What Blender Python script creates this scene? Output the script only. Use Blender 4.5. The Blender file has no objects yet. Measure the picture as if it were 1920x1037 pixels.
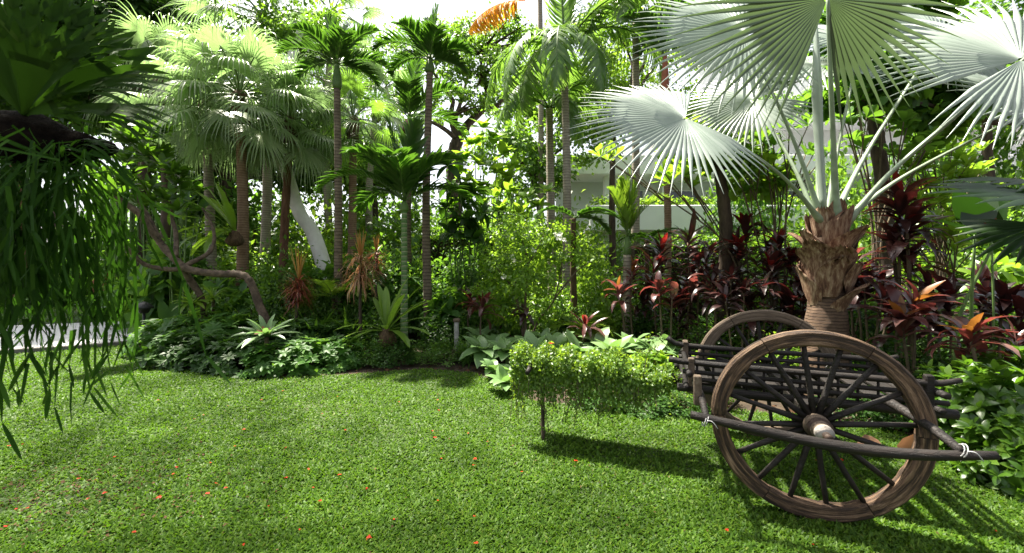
import bpy, math, random
import numpy as np
from mathutils import Vector, Matrix

# ------------------------------------------------------------------ basics
F, CX, HY, EYE = 760.0, 960.0, 500.0, 1.6      # focal length (px of a 1920 wide frame), horizon, eye height
rng = np.random.default_rng(7)
pi = math.pi
scene = bpy.context.scene
COL = scene.collection

def A(*v): return np.array(v, float)
def W(px, py, Y): return A((px - CX) * Y / F, Y, EYE - (py - HY) * Y / F)
def GP(px, Y): return A((px - CX) * Y / F, Y, 0.0)
def GR(px, py):
    Y = EYE * F / (py - HY)
    return GP(px, Y)
def nrm(v):
    v = np.asarray(v, float)
    n = np.linalg.norm(v, axis=-1, keepdims=True)
    return v / np.maximum(n, 1e-9)

# ------------------------------------------------------------------ materials
def newmat(name):
    m = bpy.data.materials.new(name); m.use_nodes = True
    nt = m.node_tree
    for n in list(nt.nodes): nt.nodes.remove(n)
    out = nt.nodes.new('ShaderNodeOutputMaterial')
    return m, nt, out
def N(nt, t, **kw):
    n = nt.nodes.new(t)
    for k, v in kw.items():
        if k.startswith('i_'):
            n.inputs[k[2:].replace('_', ' ')].default_value = v
        else: setattr(n, k, v)
    return n
def ramp(nt, stops):
    r = nt.nodes.new('ShaderNodeValToRGB')
    e = r.color_ramp.elements
    while len(e) < len(stops): e.new(0.5)
    for i, (p, c) in enumerate(stops):
        e[i].position = p; e[i].color = (c[0], c[1], c[2], 1)
    return r

def leafmat(name, stops, trans, tmix=0.4, rough=0.42, spec=0.5, back=None, nscale=0.0):
    """stops: colours over the random per leaf island; trans: colour of light passing through."""
    m, nt, out = newmat(name)
    L = nt.links
    g = N(nt, 'ShaderNodeNewGeometry')
    o = N(nt, 'ShaderNodeObjectInfo')
    add = N(nt, 'ShaderNodeMath', operation='MULTIPLY_ADD')
    L.new(g.outputs['Random Per Island'], add.inputs[0]); add.inputs[1].default_value = 0.78
    mul = N(nt, 'ShaderNodeMath', operation='MULTIPLY'); mul.inputs[1].default_value = 0.22
    L.new(o.outputs['Random'], mul.inputs[0]); L.new(mul.outputs[0], add.inputs[2])
    r = ramp(nt, stops); L.new(add.outputs[0], r.inputs[0])
    col = r.outputs[0]
    if nscale:
        tc = N(nt, 'ShaderNodeTexCoord')
        nz = N(nt, 'ShaderNodeTexNoise', i_Scale=nscale, i_Detail=3.0)
        L.new(tc.outputs['Object'], nz.inputs['Vector'])
        hs = N(nt, 'ShaderNodeHueSaturation')
        mr = N(nt, 'ShaderNodeMapRange'); mr.inputs[3].default_value = 0.55; mr.inputs[4].default_value = 1.5
        L.new(nz.outputs[0], mr.inputs[0]); L.new(mr.outputs[0], hs.inputs['Value']); L.new(col, hs.inputs['Color'])
        col = hs.outputs[0]
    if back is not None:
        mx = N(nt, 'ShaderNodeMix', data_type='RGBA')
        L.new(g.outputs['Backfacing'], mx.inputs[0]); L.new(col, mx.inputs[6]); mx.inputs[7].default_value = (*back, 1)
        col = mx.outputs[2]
    p = N(nt, 'ShaderNodeBsdfPrincipled', i_Roughness=rough)
    p.inputs['Specular IOR Level'].default_value = spec
    L.new(col, p.inputs['Base Color'])
    t = N(nt, 'ShaderNodeBsdfTranslucent')
    tm = N(nt, 'ShaderNodeMix', data_type='RGBA', blend_type='MIX'); tm.inputs[0].default_value = 0.35
    tm.inputs[6].default_value = (*trans, 1); L.new(col, tm.inputs[7]); L.new(tm.outputs[2], t.inputs['Color'])
    ms = N(nt, 'ShaderNodeMixShader'); ms.inputs[0].default_value = tmix
    L.new(p.outputs[0], ms.inputs[1]); L.new(t.outputs[0], ms.inputs[2]); L.new(ms.outputs[0], out.inputs[0])
    return m

def solid(name, c1, c2, scale=8.0, rough=0.8, bump=0.3, stretch=(1, 1, 1), spec=0.3, metal=0.0, detail=6.0, stops=None, bdist=0.02, crack=0.0, grain=False):
    m, nt, out = newmat(name); L = nt.links
    tc = N(nt, 'ShaderNodeTexCoord'); mp = N(nt, 'ShaderNodeMapping'); mp.inputs['Scale'].default_value = stretch
    src = tc.outputs['Object']
    if grain: at = N(nt, 'ShaderNodeAttribute', attribute_name='grain'); src = at.outputs['Vector']
    L.new(src, mp.inputs['Vector'])
    nz = N(nt, 'ShaderNodeTexNoise', i_Scale=scale, i_Detail=detail, i_Roughness=0.65)
    L.new(mp.outputs[0], nz.inputs['Vector'])
    r = ramp(nt, stops or [(0.32, c1), (0.68, c2)]); L.new(nz.outputs[0], r.inputs[0])
    p = N(nt, 'ShaderNodeBsdfPrincipled', i_Roughness=rough, i_Metallic=metal)
    p.inputs['Specular IOR Level'].default_value = spec
    L.new(r.outputs[0], p.inputs['Base Color'])
    height = nz.outputs[0]
    if crack:
        vo = N(nt, 'ShaderNodeTexVoronoi', feature='DISTANCE_TO_EDGE', i_Scale=crack)
        wp = N(nt, 'ShaderNodeMix', data_type='VECTOR'); wp.inputs[0].default_value = 0.12
        L.new(mp.outputs[0], wp.inputs[4]); L.new(nz.outputs['Color'], wp.inputs[5]); L.new(wp.outputs[1], vo.inputs['Vector'])
        cr = ramp(nt, [(0.0, (0.12, 0.12, 0.12)), (0.05, (1, 1, 1))]); L.new(vo.outputs['Distance'], cr.inputs[0])
        mm = N(nt, 'ShaderNodeMix', data_type='RGBA', blend_type='MULTIPLY'); mm.inputs[0].default_value = 1.0
        L.new(r.outputs[0], mm.inputs[6]); L.new(cr.outputs[0], mm.inputs[7]); L.new(mm.outputs[2], p.inputs['Base Color'])
        hm = N(nt, 'ShaderNodeMath', operation='MULTIPLY'); L.new(nz.outputs[0], hm.inputs[0]); L.new(cr.outputs[0], hm.inputs[1]); height = hm.outputs[0]
    if bump:
        b = N(nt, 'ShaderNodeBump', i_Strength=bump, i_Distance=bdist)
        L.new(height, b.inputs['Height']); L.new(b.outputs[0], p.inputs['Normal'])
    L.new(p.outputs[0], out.inputs[0])
    return m

def ringbark(name, c1, c2, dark, freq=14.0, rough=0.85):
    """palm trunk: leaf-scar rings up the stem over mottled bark"""
    m, nt, out = newmat(name); L = nt.links
    tc = N(nt, 'ShaderNodeTexCoord')
    nz = N(nt, 'ShaderNodeTexNoise', i_Scale=7.0, i_Detail=6.0, i_Roughness=0.7); L.new(tc.outputs['Object'], nz.inputs['Vector'])
    r = ramp(nt, [(0.3, c1), (0.7, c2)]); L.new(nz.outputs[0], r.inputs[0])
    w = N(nt, 'ShaderNodeTexWave', wave_type='BANDS', bands_direction='Z', wave_profile='SAW', i_Scale=freq / 6.283 * 2, i_Distortion=1.6, i_Detail=2.0)
    L.new(tc.outputs['Object'], w.inputs['Vector'])
    rr = ramp(nt, [(0.0, (0, 0, 0)), (0.18, (1, 1, 1)), (0.9, (0.75, 0.75, 0.75)), (1.0, (0.1, 0.1, 0.1))]); L.new(w.outputs[0], rr.inputs[0])
    mx = N(nt, 'ShaderNodeMix', data_type='RGBA'); L.new(rr.outputs[0], mx.inputs[0]); mx.inputs[6].default_value = (*dark, 1); L.new(r.outputs[0], mx.inputs[7])
    p = N(nt, 'ShaderNodeBsdfPrincipled', i_Roughness=rough); p.inputs['Specular IOR Level'].default_value = 0.25
    L.new(mx.outputs[2], p.inputs['Base Color'])
    b = N(nt, 'ShaderNodeBump', i_Strength=0.5, i_Distance=0.02); L.new(rr.outputs[0], b.inputs['Height']); L.new(b.outputs[0], p.inputs['Normal'])
    L.new(p.outputs[0], out.inputs[0])
    return m

MAT = {}
def setup_materials():
    M = MAT
    M['grass'] = leafmat('grass_blades', [(0.0, (0.022, 0.054, 0.005)), (0.5, (0.050, 0.112, 0.009)), (0.88, (0.088, 0.160, 0.014)), (1.0, (0.16, 0.15, 0.035))], (0.14, 0.29, 0.012), 0.36, 0.5, 0.16, nscale=1.3)
    M['fine'] = leafmat('fine_leaf', [(0, (0.0429, 0.1073, 0.0172)), (0.6, (0.0786, 0.1716, 0.0286)), (1, (0.1430, 0.2431, 0.0429))], (0.24, 0.44, 0.02), 0.5, 0.36, 0.5)
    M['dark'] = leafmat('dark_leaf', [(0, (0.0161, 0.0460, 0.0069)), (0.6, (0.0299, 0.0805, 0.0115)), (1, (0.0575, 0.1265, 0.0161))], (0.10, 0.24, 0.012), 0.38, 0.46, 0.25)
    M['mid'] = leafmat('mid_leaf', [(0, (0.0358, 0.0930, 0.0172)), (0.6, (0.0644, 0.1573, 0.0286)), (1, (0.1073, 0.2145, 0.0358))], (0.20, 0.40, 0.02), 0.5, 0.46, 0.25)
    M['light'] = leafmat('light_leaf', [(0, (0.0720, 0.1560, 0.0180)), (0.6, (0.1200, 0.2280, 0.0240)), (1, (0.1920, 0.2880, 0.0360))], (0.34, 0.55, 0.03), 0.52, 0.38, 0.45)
    M['creeper'] = leafmat('creeper_leaf', [(0, (0.0576, 0.1224, 0.0173)), (0.6, (0.1152, 0.2160, 0.0288)), (1, (0.2304, 0.3168, 0.0504))], (0.34, 0.50, 0.02), 0.48, 0.4, 0.4)
    M['pale'] = leafmat('pale_broad_leaf', [(0, (0.09, 0.17, 0.06)), (0.7, (0.15, 0.25, 0.09)), (1, (0.20, 0.30, 0.12))], (0.2, 0.38, 0.06), 0.33, 0.36, 0.5)
    M['silver'] = leafmat('silver_fan', [(0, (0.27, 0.34, 0.28)), (1, (0.39, 0.45, 0.40))], (0.10, 0.17, 0.05), 0.30, 0.3, 0.7, back=(0.066, 0.095, 0.052))  # back: greener underside, darkened to put in the shade beneath the fan
    M['silver_rib'] = leafmat('silver_petiole', [(0, (0.15, 0.20, 0.13)), (1, (0.22, 0.28, 0.19))], (0.2, 0.3, 0.1), 0.04, 0.45, 0.4, nscale=9.0)
    M['fanpale'] = leafmat('pale_fan', [(0, (0.1312, 0.1886, 0.0738)), (0.6, (0.2050, 0.2624, 0.1230)), (1, (0.2952, 0.3444, 0.2050))], (0.26, 0.46, 0.12), 0.46, 0.3, 0.7)
    M['fangreen'] = leafmat('green_fan', [(0, (0.07, 0.14, 0.025)), (0.6, (0.10, 0.19, 0.03)), (1, (0.15, 0.25, 0.05))], (0.26, 0.5, 0.04), 0.45, 0.36, 0.5)
    M['feather'] = leafmat('feather_leaf', [(0, (0.02, 0.055, 0.012)), (0.6, (0.035, 0.09, 0.016)), (1, (0.06, 0.13, 0.02))], (0.12, 0.28, 0.015), 0.36, 0.3, 0.6)
    M['coco'] = leafmat('coconut_leaf', [(0, (0.06, 0.13, 0.025)), (0.6, (0.10, 0.19, 0.04)), (1, (0.17, 0.26, 0.07))], (0.25, 0.45, 0.04), 0.42, 0.3, 0.6)
    M['areca'] = leafmat('areca_leaf', [(0, (0.10, 0.18, 0.02)), (0.6, (0.15, 0.25, 0.025)), (1, (0.22, 0.30, 0.04))], (0.34, 0.55, 0.03), 0.48, 0.36, 0.5)
    M['orange'] = leafmat('dying_frond', [(0, (0.45, 0.24, 0.02)), (0.6, (0.6, 0.36, 0.03)), (1, (0.65, 0.40, 0.08))], (0.9, 0.45, 0.03), 0.5, 0.5, 0.3)
    M['nest'] = leafmat('nest_fern', [(0, (0.10, 0.18, 0.02)), (0.6, (0.14, 0.24, 0.03)), (1, (0.20, 0.30, 0.06))], (0.32, 0.55, 0.03), 0.42, 0.36, 0.5)
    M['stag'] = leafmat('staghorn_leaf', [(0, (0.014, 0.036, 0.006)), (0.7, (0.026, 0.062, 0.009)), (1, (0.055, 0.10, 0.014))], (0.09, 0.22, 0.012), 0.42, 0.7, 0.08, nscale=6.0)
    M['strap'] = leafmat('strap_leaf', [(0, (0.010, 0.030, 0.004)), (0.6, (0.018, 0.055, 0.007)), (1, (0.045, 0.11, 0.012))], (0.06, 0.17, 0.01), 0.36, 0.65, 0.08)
    M['ti'] = leafmat('ti_leaf', [(0, (0.018, 0.010, 0.010)), (0.5, (0.036, 0.016, 0.015)), (0.85, (0.065, 0.024, 0.022)), (1, (0.11, 0.04, 0.03))], (0.16, 0.02, 0.018), 0.22, 0.28, 0.65)
    M['tired'] = leafmat('ti_red_leaf', [(0, (0.0420, 0.0070, 0.0084)), (0.6, (0.1120, 0.0098, 0.0126)), (1, (0.1820, 0.0280, 0.0210))], (0.45, 0.03, 0.02), 0.3, 0.34, 0.5)
    M['tiorange'] = leafmat('ti_orange_leaf', [(0, (0.1200, 0.0300, 0.0090)), (0.5, (0.1680, 0.0600, 0.0150)), (1, (0.1440, 0.1320, 0.0300))], (0.5, 0.2, 0.03), 0.3, 0.34, 0.5)
    M['tipink'] = leafmat('ti_pink_leaf', [(0, (0.0420, 0.0140, 0.0154)), (0.5, (0.0980, 0.0420, 0.0385)), (1, (0.2100, 0.1260, 0.0980))], (0.4, 0.08, 0.06), 0.3, 0.3, 0.6)
    M['spike'] = leafmat('spike_leaf', [(0, (0.1800, 0.0750, 0.0450)), (0.5, (0.3000, 0.1500, 0.0750)), (1, (0.4500, 0.3300, 0.1650))], (0.4, 0.18, 0.08), 0.28, 0.4, 0.45)
    M['spikered'] = leafmat('spike_red_leaf', [(0, (0.10, 0.02, 0.015)), (0.5, (0.18, 0.04, 0.025)), (1, (0.30, 0.12, 0.05))], (0.5, 0.10, 0.05), 0.28, 0.4, 0.45)
    M['spiketop'] = leafmat('spike_young_leaf', [(0, (0.35, 0.15, 0.04)), (1, (0.42, 0.28, 0.08))], (0.7, 0.35, 0.08), 0.4, 0.4, 0.4)
    M['white'] = leafmat('white_petal', [(0, (0.7, 0.7, 0.62)), (1, (0.8, 0.8, 0.75))], (0.8, 0.8, 0.6), 0.3, 0.5, 0.3)
    M['petal'] = leafmat('red_petal', [(0, (0.26, 0.010, 0.004)), (0.7, (0.40, 0.030, 0.006)), (1, (0.30, 0.06, 0.02))], (0.5, 0.03, 0.005), 0.25, 0.6, 0.2)
    M['dryleaf'] = leafmat('dry_leaf', [(0, (0.14, 0.07, 0.035)), (0.6, (0.22, 0.12, 0.07)), (1, (0.34, 0.2, 0.13))], (0.3, 0.13, 0.06), 0.2, 0.6, 0.3)
    M['deep'] = leafmat('deep_green_leaf', [(0, (0.006, 0.018, 0.004)), (0.6, (0.012, 0.034, 0.006)), (1, (0.022, 0.055, 0.008))], (0.04, 0.12, 0.008), 0.25, 0.35, 0.4)  # very dark green of the heliconia and licuala leaves
    M['litter'] = leafmat('old_leaf_litter', [(0, (0.035, 0.018, 0.009)), (0.6, (0.07, 0.038, 0.02)), (1, (0.13, 0.075, 0.04))], (0.12, 0.05, 0.02), 0.15, 0.8, 0.1)
    M['rootball'] = solid('dark_root_mass', (0.003, 0.0025, 0.002), (0.012, 0.009, 0.006), 25.0, 1.0, 0.9, spec=0.05)
    M['glossy'] = leafmat('glossy_leaf', [(0, (0.03, 0.075, 0.008)), (0.6, (0.055, 0.125, 0.012)), (1, (0.10, 0.18, 0.02))], (0.16, 0.34, 0.015), 0.4, 0.32, 0.5)
    M['soil'] = solid('soil', (0.016, 0.011, 0.007), (0.05, 0.034, 0.02), 9.0, 0.95, 0.7)
    M['bark'] = solid('dark_bark', (0.022, 0.016, 0.011), (0.09, 0.065, 0.045), 9.0, 0.9, 0.7, (1, 1, 0.25))
    M['bark_red'] = solid('reddish_bark', (0.06, 0.028, 0.016), (0.17, 0.09, 0.055), 9.0, 0.9, 0.6, (1, 1, 0.3))
    M['bark_pale'] = solid('pale_bark', (0.58, 0.56, 0.52), (0.76, 0.75, 0.71), 5.0, 0.8, 0.25, (1, 1, 0.6))
    M['bark_frangi'] = solid('frangipani_bark', (0.025, 0.017, 0.011), (0.14, 0.10, 0.07), 11.0, 0.85, 0.6)
    M['stem'] = solid('woody_stem', (0.05, 0.04, 0.022), (0.13, 0.10, 0.06), 14.0, 0.85, 0.3)
    M['greenstem'] = solid('green_stem', (0.05, 0.10, 0.02), (0.11, 0.18, 0.05), 6.0, 0.5, 0.1)
    M['ring'] = ringbark('ringed_trunk', (0.09, 0.068, 0.045), (0.22, 0.175, 0.125), (0.03, 0.022, 0.015))
    M['ring_red'] = ringbark('ringed_reddish_trunk', (0.15, 0.09, 0.055), (0.27, 0.18, 0.12), (0.06, 0.035, 0.02), 18)
    M['ring_pale'] = ringbark('ringed_pale_trunk', (0.22, 0.19, 0.15), (0.36, 0.32, 0.26), (0.09, 0.07, 0.05))
    M['ring_green'] = ringbark('ringed_green_trunk', (0.05, 0.12, 0.03), (0.10, 0.19, 0.06), (0.34, 0.33, 0.22), 11)
    M['fibre'] = solid('hairy_fibre', (0.03, 0.02, 0.012), (0.12, 0.075, 0.04), 22.0, 0.95, 0.8, (1, 1, 0.2))
    M['boot'] = solid('dry_leaf_base', None, None, 5.0, 0.85, 0.6, (5, 5, 0.7), stops=[(0.28, (0.025, 0.012, 0.007)), (0.45, (0.11, 0.055, 0.032)), (0.58, (0.22, 0.145, 0.09)), (0.74, (0.42, 0.34, 0.24))])
    M['boot_trunk'] = ringbark('palm_lower_trunk', (0.035, 0.02, 0.013), (0.14, 0.09, 0.058), (0.018, 0.011, 0.008), 26)
    M['wood_dark'] = solid('weathered_dark_wood', None, None, 7.0, 0.62, 0.5, (0.6, 5, 5), stops=[(0.3, (0.004, 0.003, 0.0025)), (0.58, (0.012, 0.008, 0.006)), (0.82, (0.045, 0.032, 0.022))], spec=0.35, crack=9)
    M['wood_rim'] = solid('worn_rim_wood', None, None, 4.0, 0.72, 0.9, (1.3, 16, 16), stops=[(0.3, (0.008, 0.005, 0.003)), (0.45, (0.032, 0.018, 0.010)), (0.56, (0.11, 0.066, 0.037)), (0.72, (0.28, 0.19, 0.12))], spec=0.35, detail=9.0)
    M['rim_wood'] = solid('worn_wheel_rim', None, None, 4.0, 0.72, 0.9, (1.0, 14, 14), stops=[(0.3, (0.008, 0.005, 0.003)), (0.45, (0.032, 0.018, 0.010)), (0.56, (0.11, 0.066, 0.037)), (0.72, (0.28, 0.19, 0.12))], spec=0.35, detail=9.0, grain=True)
    M['wood_pale'] = solid('sun_bleached_wood', None, None, 6.0, 0.8, 0.5, (2, 6, 2), stops=[(0.25, (0.03, 0.022, 0.015)), (0.55, (0.11, 0.08, 0.055)), (0.8, (0.24, 0.20, 0.15))])
    M['rim_pale'] = solid('bleached_wheel_rim', None, None, 4.0, 0.8, 0.8, (1.0, 14, 14), stops=[(0.25, (0.03, 0.022, 0.015)), (0.55, (0.11, 0.08, 0.055)), (0.8, (0.24, 0.20, 0.15))], detail=9.0, grain=True)
    M['hubmetal'] = solid('hub_paint', (0.16, 0.14, 0.12), (0.42, 0.39, 0.35), 16.0, 0.6, 0.4)
    M['iron'] = solid('rusty_iron', (0.02, 0.016, 0.014), (0.08, 0.05, 0.035), 20.0, 0.6, 0.3, metal=0.4)
    M['rope'] = solid('white_rope', (0.25, 0.25, 0.25), (0.5, 0.5, 0.5), 40.0, 0.9, 0.4)
    M['black'] = solid('black_metal', (0.012, 0.012, 0.013), (0.03, 0.03, 0.03), 12.0, 0.5, 0.1)
    M['concrete'] = solid('path_concrete', (0.50, 0.49, 0.47), (0.68, 0.67, 0.65), 3.0, 0.85, 0.15)
    M['kerb'] = solid('path_kerb', (0.06, 0.055, 0.05), (0.14, 0.13, 0.12), 8.0, 0.85, 0.3)
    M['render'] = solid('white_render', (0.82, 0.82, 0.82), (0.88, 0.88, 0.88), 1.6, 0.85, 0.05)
    M['wall_grey'] = solid('grey_wall', (0.62, 0.63, 0.64), (0.70, 0.71, 0.72), 1.2, 0.85, 0.05)  # even light grey for the set back walls
    M['glass'] = solid('dark_glazing', (0.03, 0.035, 0.04), (0.07, 0.08, 0.09), 0.6, 0.12, 0.0, spec=0.6)
    M['terracotta'] = solid('terracotta', (0.22, 0.07, 0.04), (0.36, 0.13, 0.08), 7.0, 0.85, 0.3)
    M['redpaint'] = solid('red_paint', (0.22, 0.03, 0.025), (0.34, 0.05, 0.04), 5.0, 0.6, 0.1)
    M['stone'] = solid('grey_stone', (0.14, 0.14, 0.13), (0.34, 0.33, 0.31), 9.0, 0.9, 0.5)
    # lawn ground under the blades, with worn brownish patches
    m, nt, out = newmat('lawn_ground'); L = nt.links
    tc = N(nt, 'ShaderNodeTexCoord')
    n1 = N(nt, 'ShaderNodeTexNoise', i_Scale=0.55, i_Detail=5.0); L.new(tc.outputs['Object'], n1.inputs['Vector'])
    n2 = N(nt, 'ShaderNodeTexNoise', i_Scale=60.0, i_Detail=4.0); L.new(tc.outputs['Object'], n2.inputs['Vector'])
    r1 = ramp(nt, [(0.3, (0.012, 0.022, 0.003)), (0.72, (0.035, 0.065, 0.007))]); L.new(n2.outputs[0], r1.inputs[0])
    r2 = ramp(nt, [(0.58, (0, 0, 0)), (0.75, (1, 1, 1))]); L.new(n1.outputs[0], r2.inputs[0])
    mx = N(nt, 'ShaderNodeMix', data_type='RGBA'); L.new(r2.outputs[0], mx.inputs[0]); L.new(r1.outputs[0], mx.inputs[6]); mx.inputs[7].default_value = (0.07, 0.07, 0.03, 1)
    p = N(nt, 'ShaderNodeBsdfPrincipled', i_Roughness=0.95); L.new(mx.outputs[2], p.inputs['Base Color'])
    b = N(nt, 'ShaderNodeBump', i_Strength=0.8, i_Distance=0.03); L.new(n2.outputs[0], b.inputs['Height']); L.new(b.outputs[0], p.inputs['Normal'])
    L.new(p.outputs[0], out.inputs[0])
    M['lawn'] = m
setup_materials()

# ------------------------------------------------------------------ mesh builder
class MB:
    def __init__(s):
        s.V = []; s.Q = []; s.T = []; s.mq = []; s.mt = []; s.n = 0
    def add(s, V, Q=None, T=None, mi=0):
        V = np.asarray(V, float).reshape(-1, 3)
        if Q is not None and len(Q):
            Q = np.asarray(Q, np.int64).reshape(-1, 4); s.Q.append(Q + s.n); s.mq.append(np.full(len(Q), mi))
        if T is not None and len(T):
            T = np.asarray(T, np.int64).reshape(-1, 3); s.T.append(T + s.n); s.mt.append(np.full(len(T), mi))
        s.V.append(V); s.n += len(V)
    def build(s, name, mats, parent=None, smooth=True, origin=None):
        V = np.concatenate(s.V) if s.V else np.zeros((0, 3))
        if origin is not None: V = V - np.asarray(origin, float)
        elif parent is not None and not root_of(parent).get('_local'): V = V - np.array(root_of(parent)['_loc'])
        me = bpy.data.meshes.new(name)
        Q = np.concatenate(s.Q) if s.Q else np.zeros((0, 4), np.int64)
        T = np.concatenate(s.T) if s.T else np.zeros((0, 3), np.int64)
        me.vertices.add(len(V)); me.vertices.foreach_set('co', V.astype(np.float32).ravel())
        nl = Q.size + T.size
        me.loops.add(nl); me.loops.foreach_set('vertex_index', np.concatenate([Q.ravel(), T.ravel()]).astype(np.int32))
        npoly = len(Q) + len(T)
        me.polygons.add(npoly)
        ls = np.concatenate([np.arange(len(Q)) * 4, Q.size + np.arange(len(T)) * 3]).astype(np.int32)
        me.polygons.foreach_set('loop_start', ls)
        mi = np.concatenate((s.mq or []) + (s.mt or [])) if npoly else np.zeros(0)
        me.polygons.foreach_set('material_index', mi.astype(np.int32))
        me.polygons.foreach_set('use_smooth', np.full(npoly, smooth))
        if not isinstance(mats, (list, tuple)): mats = [mats]
        for m in mats: me.materials.append(MAT[m] if isinstance(m, str) else m)
        me.update(calc_edges=True); me.validate()
        o = bpy.data.objects.new(name, me); COL.objects.link(o)
        if parent is not None: o.parent = parent
        return o
def root_of(o):
    while o.parent is not None: o = o.parent
    return o

def thing(name, label, cat, loc=(0, 0, 0), group=None, rotz=0.0, local=False):
    o = bpy.data.objects.new(name, None); COL.objects.link(o)
    o.location = tuple(float(c) for c in loc); o.rotation_euler = (0, 0, rotz)
    o['label'] = label; o['category'] = cat
    if group: o['group'] = group
    o['_loc'] = [float(c) for c in loc]
    if local: o['_local'] = True
    o.empty_display_size = 0.1
    return o
def tag(o, label=None, cat=None, group=None, kind=None):
    for k, v in (('label', label), ('category', cat), ('group', group), ('kind', kind)):
        if v: o[k] = v
    return o
def copy_tree(o, parent=None):
    c = o.copy(); COL.objects.link(c)
    if parent is not None: c.parent = parent
    for ch in o.children: copy_tree(ch, c)
    return c

# ------------------------------------------------------------------ shapes
def spline(P, n):
    P = np.asarray(P, float)
    if len(P) == 2:
        t = np.linspace(0, 1, n)[:, None]; return P[0] * (1 - t) + P[1] * t
    E = np.vstack([2 * P[0] - P[1], P, 2 * P[-1] - P[-2]])
    t = np.linspace(0, len(P) - 1 - 1e-6, n); i = t.astype(int); f = (t - i)[:, None]
    p0, p1, p2, p3 = E[i], E[i + 1], E[i + 2], E[i + 3]
    return 0.5 * (2 * p1 + (p2 - p0) * f + (2 * p0 - 5 * p1 + 4 * p2 - p3) * f ** 2 + (3 * p1 - p0 - 3 * p2 + p3) * f ** 3)

def tube(mb, P, R, sides=8, rough=0.0, mi=0, flat=1.0, up=None):
    P = np.asarray(P, float); n = len(P)
    R = np.broadcast_to(np.asarray(R, float), (n,)).copy()
    T = nrm(np.gradient(P, axis=0))
    u = A(0, 0, 1) if up is None else np.asarray(up, float)
    if abs(T[0] @ u) > 0.9: u = A(1, 0, 0) if up is None else A(0, 1, 0)
    a = nrm(u - T[0] * (u @ T[0])); Us = [a]
    for i in range(1, n):
        a = a - T[i] * (a @ T[i]); a = nrm(a); Us.append(a)
    U = np.array(Us); B = np.cross(T, U)
    th = np.linspace(0, 2 * pi, sides, endpoint=False)
    r = R[:, None] * (1 + (rng.normal(0, rough, (n, sides)) if rough else 0))
    V = P[:, None] + (U[:, None] * np.cos(th)[None, :, None] * flat + B[:, None] * np.sin(th)[None, :, None]) * r[..., None]
    V = np.concatenate([V.reshape(-1, 3), P[:1], P[-1:]])
    i = np.arange(n - 1)[:, None] * sides; j = np.arange(sides)[None]; k = (j + 1) % sides
    Q = np.stack([i + j, i + k, i + sides + k, i + sides + j], -1).reshape(-1, 4)
    c0, c1 = n * sides, n * sides + 1
    j = np.arange(sides); k = (j + 1) % sides
    Tq = np.concatenate([np.stack([np.full(sides, c0), k, j], -1), np.stack([np.full(sides, c1), (n - 1) * sides + j, (n - 1) * sides + k], -1)])
    mb.add(V, Q, Tq, mi)

def box(mb, c, size, R=None, mi=0, bev=0.0):
    """bevelled box: chamfered along its long edges"""
    sx, sy, sz = [s / 2 for s in size]
    b = min(bev, sx * .45, sy * .45, sz * .45)
    if b <= 0:
        V = A(*[(x * sx, y * sy, z * sz) for x in (-1, 1) for y in (-1, 1) for z in (-1, 1)])
        Q = [[0, 1, 3, 2], [4, 6, 7, 5], [0, 4, 5, 1], [2, 3, 7, 6], [0, 2, 6, 4], [1, 5, 7, 3]]
        V = V.reshape(-1, 3)
        if R is not None: V = V @ np.asarray(R).T
        mb.add(V + np.asarray(c), Q, None, mi); return
    ring = [(-sy + b, -sz), (sy - b, -sz), (sy, -sz + b), (sy, sz - b), (sy - b, sz), (-sy + b, sz), (-sy, sz - b), (-sy, -sz + b)]
    V = []
    for x, k in ((-sx, b), (-sx + b, 0), (sx - b, 0), (sx, b)):
        for (y, z) in ring: V.append((x, y * (1 - k / sy), z * (1 - k / sz)))
    V = np.array(V)
    Q = []
    for s in range(3):
        for j in range(8):
            k = (j + 1) % 8; Q.append([s * 8 + j, s * 8 + k, s * 8 + 8 + k, s * 8 + 8 + j])
    Q += [[7, 2, 1, 0], [6, 3, 2, 7], [5, 4, 3, 6], [24, 25, 26, 31], [31, 26, 27, 30], [30, 27, 28, 29]]
    if R is not None: V = V @ np.asarray(R).T
    mb.add(V + np.asarray(c), Q, None, mi)

# leaf templates: (u, v, quads)
def template(us, prof, across=3):
    u, v = [], []
    vs = np.linspace(-1, 1, across)
    for a, w in zip(us, prof):
        for s in vs: u.append(a); v.append(s * w)
    Q = []
    for i in range(len(us) - 1):
        for j in range(across - 1):
            k = i * across + j; Q.append([k, k + 1, k + across + 1, k + across])
    return np.array(u), np.array(v), np.array(Q)
T_SMALL = (np.array([0, .42, 1, .42, .42]), np.array([0, 1, 0, -1, 0.0]), np.array([[0, 1, 2, 4], [0, 4, 2, 3]]))
T_LEAF = template([0, .12, .35, .6, .82, 1], [.06, .55, .98, .92, .52, .02])
T_OBOV = template([0, .2, .5, .75, .92, 1], [.06, .34, .8, 1, .62, .05])
T_STRAP = template([0, .15, .4, .65, .85, 1], [.35, .75, 1, .92, .6, .03])
T_LANCE = template([0, .2, .5, .8, 1], [.3, .95, .85, .45, .03], 3)
T_BLADE = template([0, .5, 1], [.7, 1, .05], 2)
T_NEEDLE = template([0, .35, .7, 1], [.7, 1, .7, .05], 2)
T_BROAD = template([0, .06, .22, .45, .7, .9, 1], [.04, .5, .95, 1, .72, .28, .02], 5)

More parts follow.
